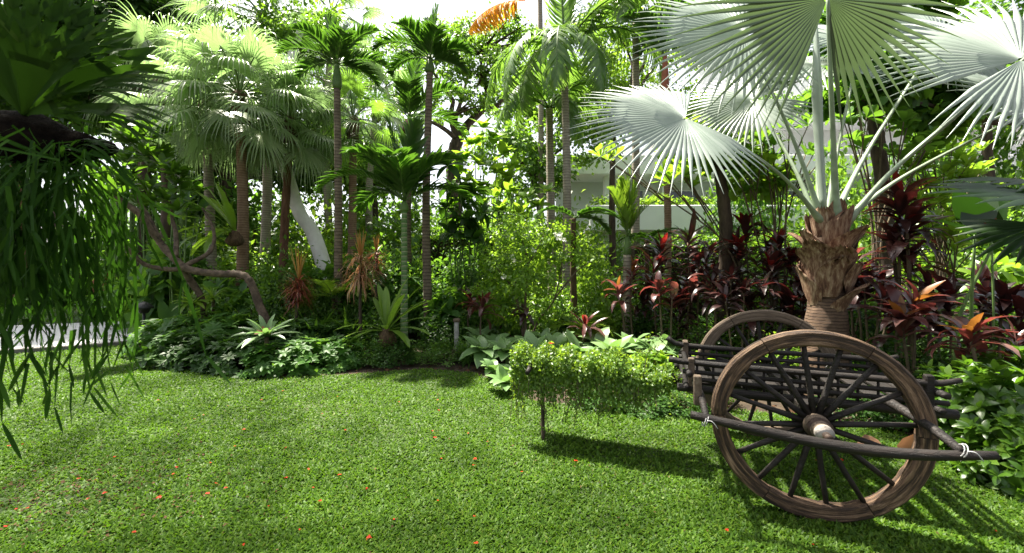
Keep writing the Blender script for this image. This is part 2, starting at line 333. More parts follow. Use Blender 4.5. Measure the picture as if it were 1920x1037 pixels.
def leafs(mb, P, D, U, L, Wd, B, tm=T_SMALL, fold=0.25, mi=0, wave=0.0):
    P = np.atleast_2d(P); n = len(P)
    D = nrm(np.broadcast_to(D, (n, 3))); U = np.broadcast_to(U, (n, 3))
    L = np.broadcast_to(L, (n,)).astype(float); Wd = np.broadcast_to(Wd, (n,)).astype(float); B = np.broadcast_to(B, (n,)).astype(float)
    S = nrm(np.cross(D, U) + 1e-6); Nn = np.cross(S, D)
    u, v, Q = tm
    Bs = np.where(np.abs(B) < 1e-3, 1e-3, B)[:, None]; bu = Bs * u[None]
    ax = np.sin(bu) / Bs; az = -(1 - np.cos(bu)) / Bs
    nn = Nn[:, None] * np.cos(bu)[..., None] + D[:, None] * np.sin(bu)[..., None]
    f = fold * np.abs(v)[None] * Wd[:, None]
    if wave: f = f + wave * Wd[:, None] * np.sin(u * 17)[None] * np.abs(v)[None]
    V = P[:, None] + (D[:, None] * ax[..., None] + Nn[:, None] * az[..., None]) * L[:, None, None] + S[:, None] * (v[None] * Wd[:, None])[..., None] + nn * f[..., None]
    m = len(u)
    QQ = (np.arange(n)[:, None, None] * m + Q[None]).reshape(-1, 4)
    mb.add(V.reshape(-1, 3), QQ, None, mi)

def rdir(n, zmin=-1.0):
    z = rng.uniform(zmin, 1, n); a = rng.uniform(0, 2 * pi, n); r = np.sqrt(1 - z * z)
    return np.stack([r * np.cos(a), r * np.sin(a), z], -1)

def fan(mb, hub, fwd, nm, R, spread, nseg, split=0.5, cup=0.1, droop=0.2, d0=0.5, pleat=0.3, jit=0.05, mi=0, shorten=0.2, wid=1.0, inner=0.02, taper=1.4):
    """palmate palm blade: pleated in the middle, split into pointed segments outside"""
    fwd = nrm(fwd); nm = np.asarray(nm, float); nm = nrm(nm - fwd * (nm @ fwd)); sd = np.cross(fwd, nm)
    th = np.linspace(-spread, spread, nseg); dth = th[1] - th[0]
    d = fwd * np.cos(th)[:, None] + sd * np.sin(th)[:, None]
    e = -fwd * np.sin(th)[:, None] + sd * np.cos(th)[:, None]
    Ls = R * (1 - shorten * (np.abs(th) / spread) ** 2) * (1 + rng.normal(0, jit, nseg))
    st = np.array([inner, split * .5, split, split + (1 - split) * .25, split + (1 - split) * .5, split + (1 - split) * .75, 1.0])
    hw_s = R * split * math.tan(dth / 2) * wid
    hw = np.where(st <= split, R * st * math.tan(dth / 2), 0)
    out = st > split
    hw[out] = hw_s * np.maximum(0.03, (1 - ((st[out] - split) / (1 - split)) ** taper))
    down = A(0, 0, -1); dr = droop * (1 + rng.normal(0, 0.25, nseg))
    pos = np.zeros((nseg, len(st), 3)); p = hub + d * (inner * Ls)[:, None]; pos[:, 0] = p
    dirs = []
    for k in range(1, len(st)):
        mid = (st[k] + st[k - 1]) / 2
        w = np.clip(dr * max(0, (mid - d0) / (1 - d0)) ** 1.2, 0, 0.97)[:, None]
        cc = nrm(d + nm * (-2 * cup * mid))
        dd = nrm(cc * (1 - w) + down * w + rng.normal(0, jit * .5, (nseg, 3)) * out[k])
        p = p + dd * (Ls * (st[k] - st[k - 1]))[:, None]; pos[:, k] = p
    nmm = np.broadcast_to(nm, pos.shape)
    tang = np.gradient(pos, axis=1)
    ee = np.broadcast_to(e[:, None], pos.shape)
    nl = nrm(np.cross(tang, ee)); nl *= np.sign((nl * nmm).sum(-1, keepdims=True) + 1e-9)
    H = hw[None, :, None]
    V = np.stack([pos - ee * H, pos + nl * H * pleat * 2, pos + ee * H], 2)
    m = len(st)
    Q = []
    for k in range(m - 1):
        for j in range(2): Q.append([k * 3 + j, k * 3 + j + 1, k * 3 + 4 + j, k * 3 + 3 + j])
    Q = (np.arange(nseg)[:, None, None] * (3 * m) + np.array(Q)[None]).reshape(-1, 4)
    mb.add(V.reshape(-1, 3), Q, None, mi)

def frond(mb, base, d0, L, nl=36, ll=0.5, lw=0.03, droop=0.9, vee=0.35, leafdroop=0.7, ang=1.0, rr=0.015, start=0.12, mi=0, mr=1, tm=T_NEEDLE, side=None, twist=0.0, lo=0.55):
    """feather palm leaf: arching rachis with leaflets down both sides"""
    m = 16; d = nrm(d0); p = np.asarray(base, float); P = [p]; D = [d]
    down = A(0, 0, -1)
    for k in range(m):
        t = (k + 1) / m
        d = nrm(d + down * droop * (0.4 + 1.4 * t) / m * 1.5)
        p = p + d * L / m; P.append(p); D.append(d)
    P = np.array(P); D = np.array(D)
    tube(mb, P, np.linspace(rr, rr * .15, m + 1), 5, mi=mr)
    u = np.linspace(start, 0.995, nl)
    idx = u * m; i = np.minimum(idx.astype(int), m - 1); f = (idx - i)[:, None]
    pp = P[i] * (1 - f) + P[i + 1] * f; dd = nrm(D[i] * (1 - f) + D[i + 1] * f)
    s0 = np.cross(D[0], A(0, 0, 1)) if side is None else np.asarray(side, float)
    if np.linalg.norm(s0) < 0.15: s0 = A(rng.normal(), rng.normal(), 0)
    s0 = nrm(s0)
    S = nrm(s0 - dd * (dd @ s0)[:, None]); Up = np.cross(S, dd)
    prof = np.sin(pi * np.clip(u * 0.86 + 0.12, 0, 1)) ** 0.6
    prof = np.maximum(prof, lo * (u < .5))
    for sg in (-1, 1):
        a = ang * (1 - 0.45 * u) + rng.normal(0, 0.06, nl)
        dl = dd * np.cos(a)[:, None] + sg * S * np.sin(a)[:, None] + Up * vee + rng.normal(0, 0.05, (nl, 3))
        leafs(mb, pp, dl, Up, ll * prof * (1 + rng.normal(0, 0.06, nl)), lw * (0.6 + 0.4 * prof), leafdroop * (1 + rng.normal(0, .25, nl)), tm, 0.3, mi)
    return P

def clumps(mb, c, r, n, L, Wd, nclump=14, spread=0.3, up=0.6, droop=0.5, tm=T_SMALL, zmin=-0.3, mi=0, inner=0.55, fold=0.25):
    """leaves gathered in many small tufts over an ellipsoid; gaps stay between tufts"""
    c = np.asarray(c, float); r = np.asarray(r, float)
    dirs = rdir(nclump, zmin); rad = rng.uniform(inner, 1.0, nclump) ** 0.7
    cc = dirs * rad[:, None]
    k = rng.integers(0, nclump, n)
    off = rng.normal(0, spread, (n, 3)) * rng.uniform(.3, 1, (n, 1))
    q = cc[k] + off
    if zmin > -0.35: q[:, 2] = np.abs(q[:, 2])
    P = c + q * r
    D = nrm(off * 1.2 / max(spread, .05) * .4 + q * 0.7 + rng.normal(0, 0.45, (n, 3)) - A(0, 0, droop * .6))
    U = nrm(A(0, 0, up) + q * 0.6 + rng.normal(0, 0.35, (n, 3)))
    s = rng.uniform(.6, 1.15, n)
    leafs(mb, P, D, U, L * s, Wd * s, rng.uniform(0.1, droop + .5, n), tm, fold, mi)

def whorl(mb, p, axis, n, L, Wd, tilt=1.0, bend=0.5, tm=T_LANCE, mi=0, tj=0.2, fold=0.2, seq=True):
    """rosette of leaves round a shoot"""
    ax = nrm(axis); t = A(0, 0, 1) if abs(ax[2]) < .9 else A(1, 0, 0)
    a = nrm(np.cross(ax, t)); b = np.cross(ax, a)
    ph = np.arange(n) * 2.39996 + rng.uniform(0, 6.28)
    ti = tilt * (0.45 + 0.75 * (np.arange(n) / max(n - 1, 1)) if seq else np.ones(n)) + rng.normal(0, tj, n)
    rad = a * np.cos(ph)[:, None] + b * np.sin(ph)[:, None]
    D = ax * np.cos(ti)[:, None] + rad * np.sin(ti)[:, None]
    U = ax * np.sin(ti)[:, None] - rad * np.cos(ti)[:, None]
    s = rng.uniform(.75, 1.12, n)
    leafs(mb, np.asarray(p) + rad * Wd * .15, D, U, L * s, Wd * s, bend * rng.uniform(.5, 1.5, n), tm, fold, mi)

def trunk_path(base, top, bow=0.05, n=24):
    base, top = np.asarray(base, float), np.asarray(top, float)
    mid = (base + top) / 2 + rng.normal(0, bow, 3) * A(1, 1, 0) * np.linalg.norm(top - base)
    return spline([base, mid, top], n)

def sheet(name, pts, z, mat, kind='structure', skirt=0.0):
    me = bpy.data.meshes.new(name); n = len(pts)
    V = [(x, y, z) for x, y in pts]; Fc = [list(range(n))]
    if skirt:
        V += [(x, y, z - skirt) for x, y in pts]; Fc += [[i, n + i, n + (i + 1) % n, (i + 1) % n] for i in range(n)]
    me.from_pydata(V, [], Fc); me.materials.append(MAT[mat]); me.update()
    o = bpy.data.objects.new(name, me); COL.objects.link(o); o['kind'] = kind
    return o

# ------------------------------------------------------------------ ground, lawn, path
sheet('ground', [(-150, -40), (150, -40), (150, 400), (-150, 400)], 0.0, 'soil')
edge_px = [(1925, 945), (1840, 893), (1740, 838), (1690, 812), (1600, 795), (1480, 778), (1340, 768), (1240, 765), (1080, 762), (1000, 752), (940, 722), (890, 700), (800, 692), (650, 703), (520, 709), (400, 700), (320, 690), (272, 672), (256, 652)]
EDGE = [tuple(GR(*p)[:2]) for p in edge_px]
path_near = [tuple(GR(*p)[:2]) for p in [(250, 646), (150, 654), (0, 664), (-300, 684)]]
path_far = [tuple(GR(*p)[:2]) for p in [(-500, 622), (0, 612), (150, 606), (330, 599)]]
LAWN = [(4.2, 0.2)] + EDGE + [(x, y) for x, y in path_near] + [(-9.5, 0.2)]
sheet('lawn', LAWN, 0.004, 'lawn')
sheet('path', [tuple(GR(290, 640)[:2])] + path_near + path_far, 0.012, 'concrete', skirt=0.03)
far_lawn_pts = [tuple(GR(*p)[:2]) for p in [(330, 598), (150, 605), (0, 611), (-500, 621), (-700, 566), (0, 560), (330, 556)]]
sheet('far_lawn', far_lawn_pts, 0.006, 'lawn')
sheet('far_path', [tuple(GR(*p)[:2]) for p in [(120, 556), (0, 558), (-500, 562), (-500, 548), (0, 545), (120, 545)]], 0.012, 'concrete', skirt=0.03)
mb = MB()
pn = np.array([GR(*p) for p in [(262, 645), (150, 655), (0, 665), (-300, 685)]])
for a, b in zip(pn[:-1], pn[1:]):
    d = b - a; L = np.linalg.norm(d); d /= L
    R = np.stack([d, A(-d[1], d[0], 0), A(0, 0, 1)], 1)
    box(mb, (a + b) / 2 + A(0, 0, .045), (L, .10, .09), R, bev=.01)
ko = mb.build('path_kerb', 'kerb', smooth=False); ko['kind'] = 'structure'

def inpoly(P, poly):
    poly = np.array(poly); x, y = P[:, 0], P[:, 1]; ins = np.zeros(len(P), bool)
    j = len(poly) - 1
    for i in range(len(poly)):
        xi, yi = poly[i]; xj, yj = poly[j]
        c = ((yi > y) != (yj > y)) & (x < (xj - xi) * (y - yi) / (yj - yi + 1e-12) + xi)
        ins ^= c; j = i
    return ins

def noise2(P, s, seed=0):
    r = np.random.default_rng(seed); v = 0
    for k in range(6):
        a = r.uniform(0, 6.28); f = s * (1 + k * .7); ph = r.uniform(0, 6.28)
        v = v + np.sin((P[:, 0] * math.cos(a) + P[:, 1] * math.sin(a)) * f + ph + 1.5 * np.sin((P[:, 0] * math.sin(a) - P[:, 1] * math.cos(a)) * f * .6)) / (1 + .5 * k)
    return v / 3.0

def make_grass():
    mb = MB()
    n = 510000
    # more blades close to the camera
    d = 2.0 + 6.5 * rng.uniform(0, 1, n) ** 1.5
    x = rng.uniform(-1.42, 1.62, n) * d
    P = np.stack([x, d, np.zeros(n)], -1)
    poly = np.array(LAWN)
    keep = inpoly(P, LAWN)
    far = P[:, 1] > 4.5
    bare = noise2(P, .9, 3)
    patch = np.exp(-(((P[:, 0] + 3.1) / .55) ** 2 + ((P[:, 1] - 2.75) / .35) ** 2))   # worn patch
    keep &= rng.uniform(0, 1, n) < np.clip(1.05 - 0.8 * patch - 0.25 * np.clip(bare - .6, 0, 1), .12, 1)
    P = P[keep]; n = len(P); d = P[:, 1]
    a = rng.uniform(0, 2 * pi, n); ti = rng.uniform(.35, 1.35, n)
    D = np.stack([np.cos(a) * np.sin(ti), np.sin(a) * np.sin(ti), np.cos(ti)], -1)
    U = np.stack([-np.cos(a) * np.cos(ti), -np.sin(a) * np.cos(ti), np.sin(ti)], -1) + rng.normal(0, .3, (n, 3))
    sc = 1 + .13 * np.clip(d - 2.5, 0, 6)
    tuft = 1 + .3 * noise2(P, 3.0, 5)
    leafs(mb, P, D, U, rng.uniform(.020, .044, n) * tuft * (1 + .04 * d), rng.uniform(.0042, .0078, n) * sc, rng.uniform(.1, 1.1, n), T_BLADE, 0, 0)
    # thin blades past the path
    n = 30000
    q = np.array(far_lawn_pts); P = np.stack([rng.uniform(-24, -6, n), rng.uniform(10, 22, n), np.zeros(n)], -1)
    P = P[inpoly(P, far_lawn_pts)]; n = len(P)
    a = rng.uniform(0, 2 * pi, n); ti = rng.uniform(.3, 1.2, n)
    D = np.stack([np.cos(a) * np.sin(ti), np.sin(a) * np.sin(ti), np.cos(ti)], -1)
    leafs(mb, P, D, A(0, 0, 1) + rng.normal(0, .3, (n, 3)), .07, .014, .5, T_BLADE, 0, 0)
    tag(mb.build('grass', 'grass'), kind='stuff')
make_grass()

# litter of dead leaves on the bare soil of the beds
def make_litter():
    mb = MB(); n = 9000
    d = rng.uniform(3.0, 11, n); P = np.stack([rng.uniform(-1.0, 1.4, n) * d, d, np.zeros(n) + .012], -1)
    P = P[~inpoly(P, LAWN)]; n = len(P)
    D = rdir(n); D[:, 2] *= .25; U = A(0, 0, 1) + rng.normal(0, .4, (n, 3))
    leafs(mb, P, D, U, rng.uniform(.03, .10, n), rng.uniform(.01, .03, n), rng.uniform(-.8, .8, n), T_SMALL, .2)
    n = 900; P = np.stack([-3.1 + rng.normal(0, .6, n), 2.75 + rng.normal(0, .35, n), np.full(n, .02)], -1); D = rdir(n); D[:, 2] *= .3
    leafs(mb, P, D, A(0, 0, 1) + rng.normal(0, .4, (n, 3)), rng.uniform(.01, .035, n), rng.uniform(.004, .010, n), rng.uniform(-.8, .8, n), T_SMALL, .2)
    n = 500; P = np.stack([rng.uniform(-3.5, 2.6, n), rng.uniform(2.1, 6.5, n), np.full(n, .03)], -1); P = P[inpoly(P, LAWN)]; n = len(P); D = rdir(n); D[:, 2] *= .3
    leafs(mb, P, D, A(0, 0, 1) + rng.normal(0, .4, (n, 3)), rng.uniform(.008, .028, n), rng.uniform(.003, .008, n), rng.uniform(-.8, .8, n), T_SMALL, .2)
    tag(mb.build('leaf_litter', 'litter'), kind='stuff')
make_litter()

# fallen petals on the lawn
petals_px = [(490,755),(820,755),(17,843),(43,840),(296,756),(315,740),(215,865),(180,908),(149,905),(167,944),(186,951),(198,933),(29,965),(52,963),(12,997),(299,941),(251,1009),(322,898),(331,884),(381,784),(366,792),(396,875),(405,915),(424,924),(389,935),(442,844),(457,812),(427,767),(531,738),(557,794),(604,782),(632,749),(647,813),(536,847),(580,888),(587,923),(636,899),(504,959),(561,1005),(457,1032),(599,949),(688,925),(536,905),(692,1020),(810,815),(816,827),(827,868),(889,880),(891,868),(914,835),(979,893),(877,819),(823,775),(748,759),(1363,1005),(1522,1031),(1868,1005),(1530,870),(1578,870),(893,1030),(890,978),(821,948),(740,985),(1080,872)]
def make_petals():
    for i, (px, py) in enumerate(petals_px):
        p = GR(px, py) + A(0, 0, .035)
        mb = MB(); k = int(rng.integers(2, 5)); s = rng.uniform(.008, .020)
        a = rng.uniform(0, 6.28) + np.arange(k) * rng.uniform(1.0, 2.0)
        D = np.stack([np.cos(a), np.sin(a), rng.uniform(-.1, .5, k)], -1)
        leafs(mb, np.repeat(p[None], k, 0), D, A(0, 0, 1) + rng.normal(0, .3, (k, 3)), s, s * .42, rng.uniform(-.6, 1.0, k), T_LEAF, .25)
        o = mb.build('fallen_petal', 'petal', origin=p); o.location = tuple(p)
        tag(o, 'small red orange petal fallen on the green lawn', 'petal', 'red petals scattered over the lawn')
make_petals()

# ------------------------------------------------------------------ the ox cart
PHI = math.radians(20)
WC = A(1.925, 2.576, 0)                                   # under the middle of the near wheel
AXIS = A(math.sin(PHI), math.cos(PHI), 0)
ORI = WC + AXIS * 0.65
def make_cart():
    t = thing('ox_cart', 'old dark wooden ox cart with two tall spoked wheels standing on the lawn', 'cart', ORI, rotz=-PHI, local=True)
    R0 = 0.595
    def wheel(y, rim_mat):
        sg = 1 if y > 0 else -1
        holder = None
        mb = MB()
        # rim: six thick felloes with a slightly worn outline, joints left as thin gaps
        nf, seg = 6, 14
        for f in range(nf):
            a0 = f * 2 * pi / nf + .004; a1 = (f + 1) * 2 * pi / nf - .004
            th = np.linspace(a0, a1, seg)
            ro = R0 * (1 + rng.normal(0, .0015, seg)); ri = (R0 - .094) + rng.normal(0, .002, seg) + .006 * np.cos((th - a0) / (a1 - a0) * 2 * pi)
            hw = .04 + rng.normal(0, .0012, seg)
            b = .012
            prof = [(ro - b, -hw), (ro, -hw + b), (ro, hw - b), (ro - b, hw), (ri + b, hw), (ri, hw - b), (ri, -hw + b), (ri + b, -hw)]
            V = np.stack([np.stack([r * np.cos(th), np.full(seg, y) + h, R0 + .005 + r * np.sin(th)], -1) for r, h in prof], 1).reshape(-1, 3)
            Q = []
            for i in range(seg - 1):
                for j in range(8):
                    k = (j + 1) % 8; Q.append([i * 8 + j, i * 8 + k, i * 8 + 8 + k, i * 8 + 8 + j])
            for e in (0, (seg - 1) * 8):
                Q += [[e, e + 1, e + 6, e + 7], [e + 1, e + 2, e + 5, e + 6], [e + 2, e + 3, e + 4, e + 5]]
            mb.add(V, Q)
        rim = mb.build('wheel', rim_mat, t, smooth=False); rim['label'] = 'weathered wooden wheel rim'
        me = rim.data; co = np.empty(len(me.vertices) * 3, np.float32); me.vertices.foreach_get('co', co); co = co.reshape(-1, 3)
        q = co - np.array([0, y, R0 + .005]); th = np.arctan2(q[:, 2], q[:, 0]); fi = np.floor((th + .002) / (pi / 3))
        g = np.stack([th * R0 + fi * 3.1, np.hypot(q[:, 0], q[:, 2]) + fi * 1.7, q[:, 1] + y], -1).astype(np.float32)
        at = me.attributes.new('grain', 'FLOAT_VECTOR', 'POINT'); at.data.foreach_set('vector', g.ravel())
        c = A(0, y, R0 + .005)
        # hub: turned nave, fat in the middle, with iron bands
        mb = MB()
        ys = np.array([-.20, -.195, -.12, -.115, -.07, -.045, 0.045, .07, .12, .16, .165]) * -sg
        rs = np.array([.026, .044, .048, .058, .065, .074, .074, .065, .054, .048, .026])
        tube(mb, np.stack([np.zeros(11), y - ys * -1 * 1.0 if False else y - ys, np.full(11, c[2])], -1), rs, 18)
        hub = mb.build('hub', 'wood_pale', rim)
        for yy, rr in ((-.155, .0505), (-.09, .069)):
            mb = MB(); P = np.array([[0, y + sg * -yy - .014, c[2]], [0, y + sg * -yy + .014, c[2]]]); tube(mb, P, rr, 18); mb.build('hub_band', 'hubmetal' if yy < -.1 else 'iron', rim)
        mb = MB(); tube(mb, np.array([[0, y + sg * .19, c[2]], [0, y + sg * .24, c[2]]]), .022, 10); mb.build('axle_end', 'iron', rim)
        for k in range(16):
            a = k * 2 * pi / 16 + .12
            d = A(math.cos(a), 0, math.sin(a)); mb = MB()
            P = np.array([c + d * r + A(0, 0, 0) for r in (.07, .2, .38, .51)])
            tube(mb, P, [.021, .018, .016, .015], 8, .03, up=A(0, 1, 0), flat=1.25)
            mb.build('spoke', 'wood_dark', rim)
    wheel(-.65, 'rim_wood'); wheel(.65, 'rim_pale')
    def bar(name, P, r, mat='wood_dark', sides=9, n=14, flat=1.0):
        mb = MB(); Q = spline(P, n); rr = np.interp(np.linspace(0, 1, n), np.linspace(0, 1, np.size(r)), np.atleast_1d(r)) if np.size(r) > 1 else np.full(n, r)
        tube(mb, Q, rr * (1 + rng.normal(0, .03, n)), sides, .025, flat=flat)
        return mb.build(name, mat, t)
    bar('axle', [(0, -.62, .6), (0, .62, .6)], .035)
    mb = MB(); box(mb, (0, 0, .655), (.10, 1.02, .07), bev=.01); mb.build('bolster', 'wood_dark', t, smooth=False)
    for y in (-.36, .36):
        # side ladder: three long rails with turned uprights
        bar('top_rail', [(-.86, y, .93 if y > 0 else .885), (-.74, y, .872), (-.3, y, .86), (.4, y, .855), (.72, y, .85), (.86, y, .885)], [.026, .022, .022, .022, .022, .016])
        bar('side_rail', [(-.76, y, .80), (0, y, .79), (.78, y, .785)], .017)
        bar('side_rail', [(-.72, y, .745), (0, y, .735), (.8, y, .73)], .017)
        bar('floor_beam', [(-.80, y, .675), (0, y, .665), (.84, y, .665)], .032)
        for x in np.linspace(-.66, .66, 13):
            bar('upright', [(x, y, .68), (x, y, .85)], .009, n=4, sides=6)
        for x in (-.7, .7):
            mb = MB(); box(mb, (x, y, .775), (.045, .045, .26), bev=.006); mb.build('corner_post', 'wood_pale' if x < 0 else 'wood_dark', t, smooth=False)
    for k, x in enumerate(np.linspace(-.62, .62, 9)):
        mb = MB(); box(mb, (x, 0, .712), (.10 + rng.uniform(-.02, .02), .68, .02), bev=.003); mb.build('floor_board', 'wood_dark', t, smooth=False)
    for x, z in ((-.74, .70), (-.72, .80), (.72, .70), (.74, .80)):
        bar('cross_bar', [(x, -.46, z), (x, .46, z)], .022, n=6)
    # long outrigger poles carrying the axle ends outside both wheels
    for y, sg in ((-.905, -1), (.905, 1)):
        bar('outrigger_pole', [(-.74, y, .655), (-.42, y, .615), (0, y, .572), (.38, y, .578), (.71, y, .625)], [.024, .030, .032, .03, .022], n=22)
        bar('hanger', [(-.65, y * .99, .64), (-.66, y * .8, .71), (-.68, sg * .42, .745)], [.022, .024, .026], 'wood_dark')
        bar('hanger', [(.575, y, .62), (.53, y * .8, .68), (.46, sg * .40, .73)], [.022, .026, .028], 'wood_dark')
        mb = MB(); box(mb, (-.685, sg * .70, .76), (.05, .05, .20), bev=.006); mb.build('front_post', 'wood_pale', t, smooth=False)
        for x in (-.65, .575):
            for k in range(2):
                mb = MB(); a = np.linspace(0, 2 * pi, 13); q = .033 + .003 * k
                tube(mb, np.stack([x + (k - 1) * .012 + .012 * np.sin(a), y + q * np.cos(a), .628 + q * np.sin(a)], -1), .0028, 5); mb.build('rope', 'rope', t)
            mb = MB(); tube(mb, spline([(x, y - .035 * 1, .64), (x + .03, y - .045, .64), (x + .06, y - .042, .60)], 8), .0026, 5); mb.build('rope', 'rope', t)
    # draft pole running off to the side, and the stick that props it
    bar('draft_pole', [(.3, 0, .665), (-.7, -.02, .65), (-1.4, -.06, .67), (-2.08, -.12, .69)], [.045, .045, .04, .034], n=26)
    bar('prop_stick', [(-1.93, -.14, .0), (-1.94, -.12, .35), (-1.95, -.11, .69)], [.016, .02, .018], 'bark', n=12)
    bar('yoke', [(-2.02, -.34, .665), (-2.02, -.115, .735), (-2.02, .10, .69)], [.02, .03, .02], n=10)
    return t
CART = make_cart()
def cart_pt(x, y, z):
    return ORI + A(math.cos(PHI), -math.sin(PHI), 0) * x + AXIS * y + A(0, 0, z)

def make_creeper():
    base = cart_pt(-1.5, -.05, .69)
    t = thing('creeper', 'bushy small leaved green creeper smothering the draft pole of the ox cart', 'creeper', base)
    mb = MB(); ms = MB()
    n = 15500
    x = rng.uniform(-2.22, -.84, n)
    th = rng.normal(0, 1.1, n)
    w = .165 + .025 * np.sin(x * 13) + .03 * np.sin(x * 29 + 1); w *= np.where(x < -1.9, 1.1, 1)
    w *= np.clip((-.84 - x) / .3, .4, 1)
    r = w * rng.uniform(.55, 1.05, n)
    hang = np.where(rng.uniform(0, 1, n) < .62, rng.uniform(0, 1, n) ** 1.2, 0)
    hl = (.27 + .03 * np.sin(x * 9) + .03 * np.sin(x * 23)) * np.clip((-.8 - x) / .4, .5, 1)
    y = np.sin(th) * r; z = .68 + np.maximum(np.cos(th), -.3) * r * .95 - hang * hl
    y = np.where(hang > 0, np.sign(y) * (.10 + .09 * rng.uniform(0, 1, n)), y)
    P = np.array([cart_pt(a, b - .07, c) for a, b, c in zip(x, y, z)])
    o = np.stack([np.zeros(n), y, z - .68], -1); D = nrm(o + rng.normal(0, .12, (n, 3)) - A(0, 0, .06)); U = nrm(o * 2 + A(0, -.1, .3) + rng.normal(0, .25, (n, 3)))
    leafs(mb, P, D, U, rng.uniform(.020, .042, n), rng.uniform(.008, .015, n), rng.uniform(0, .9, n), T_SMALL, .2)
    # trailing strands with leaves, including one round the prop
    for k in range(75):
        xx = rng.uniform(-2.2, -.95); yy = rng.choice([-1, 1], p=[.75, .25]) * rng.uniform(.1, .2)
        l = rng.uniform(.15, .42) * (1.25 if xx < -1.8 else 1) * (.6 if xx > -1.3 else 1); p0 = cart_pt(xx, yy - .07, .62)
        Q = spline([p0, p0 + A(rng.normal(0, .03), -.02, -l * .5), p0 + A(rng.normal(0, .05), rng.normal(0, .03), -l)], 8); tube(ms, Q, .0025, 4)
        m = 16; f = rng.uniform(0, 7, m); i = np.minimum(f.astype(int), 6); q = Q[i] + (Q[i + 1] - Q[i]) * (f - i)[:, None]
        leafs(mb, q, rdir(m) - A(0, 0, .3), A(0, -.5, .6) + rng.normal(0, .4, (m, 3)), rng.uniform(.015, .03, m), rng.uniform(.006, .011, m), .4)
    Q = np.array([cart_pt(-1.94 + .025 * math.cos(a), -.125 + .025 * math.sin(a), .62 * (1 - a / 22)) for a in np.linspace(0, 21, 40)]); tube(ms, Q, .005, 5)
    m = 120; q = Q[rng.integers(0, 40, m)]; leafs(mb, q, rdir(m), A(0, -.4, .7) + rng.normal(0, .4, (m, 3)), rng.uniform(.012, .024, m), .008, .4)
    # thin runners on to the cart front
    for k in range(10):
        p0 = cart_pt(rng.uniform(-1.05, -.75), rng.uniform(-.5, .35), rng.uniform(.55, .85)); p1 = p0 + rng.normal(0, .16, 3) + A(0, 0, -.08)
        Q = spline([p0, (p0 + p1) / 2 + A(0, 0, .08), p1], 8); tube(ms, Q, .0025, 4); m = 40; q = Q[rng.integers(0, 8, m)] + rng.normal(0, .02, (m, 3))
        leafs(mb, q, rdir(m), A(0, -.4, .7) + rng.normal(0, .4, (m, 3)), rng.uniform(.015, .03, m), .010, .4)
    mb.build('foliage', 'creeper', t); ms.build('vine', 'stem', t)
    p = cart_pt(-1.86, -.12, .895); mb = MB(); D = A(*[(math.cos(a), math.sin(a), .4) for a in (0, 1.6, 3.1, 4.5)]).reshape(-1, 3)
    leafs(mb, np.repeat(p[None], 4, 0), D, A(0, 0, 1), .03, .014, .5, T_LEAF)
    o = mb.build('fallen_petal', 'petal', origin=p); o.location = tuple(p); tag(o, 'red petal caught on top of the creeper on the draft pole', 'petal', 'red petals scattered over the lawn')
make_creeper()

def make_dry_leaves():
    for px, py, Y, s, lab in ((1655, 812, 3.55, .21, 'flat dry brown leaf lying on soil behind the cart wheel'), (1694, 812, 3.45, .2, 'upright curled dry brown leaf behind the cart wheel')):
        p = GP(px, Y) + A(0, 0, .03); mb = MB()
        up = 'upright' in lab
        D = A(.15, -.1, 1) if up else A(-1, .1, .12); U = A(-.3, -1, .2) if up else A(0, -.3, 1)
        leafs(mb, p[None], D, U, s, s * .38, -.7 if up else .5, T_BROAD, .5, wave=.12)
        o = mb.build('dry_leaf', 'dryleaf', origin=p); o.location = tuple(p); tag(o, lab, 'leaf', 'dry leaves behind the cart')
make_dry_leaves()

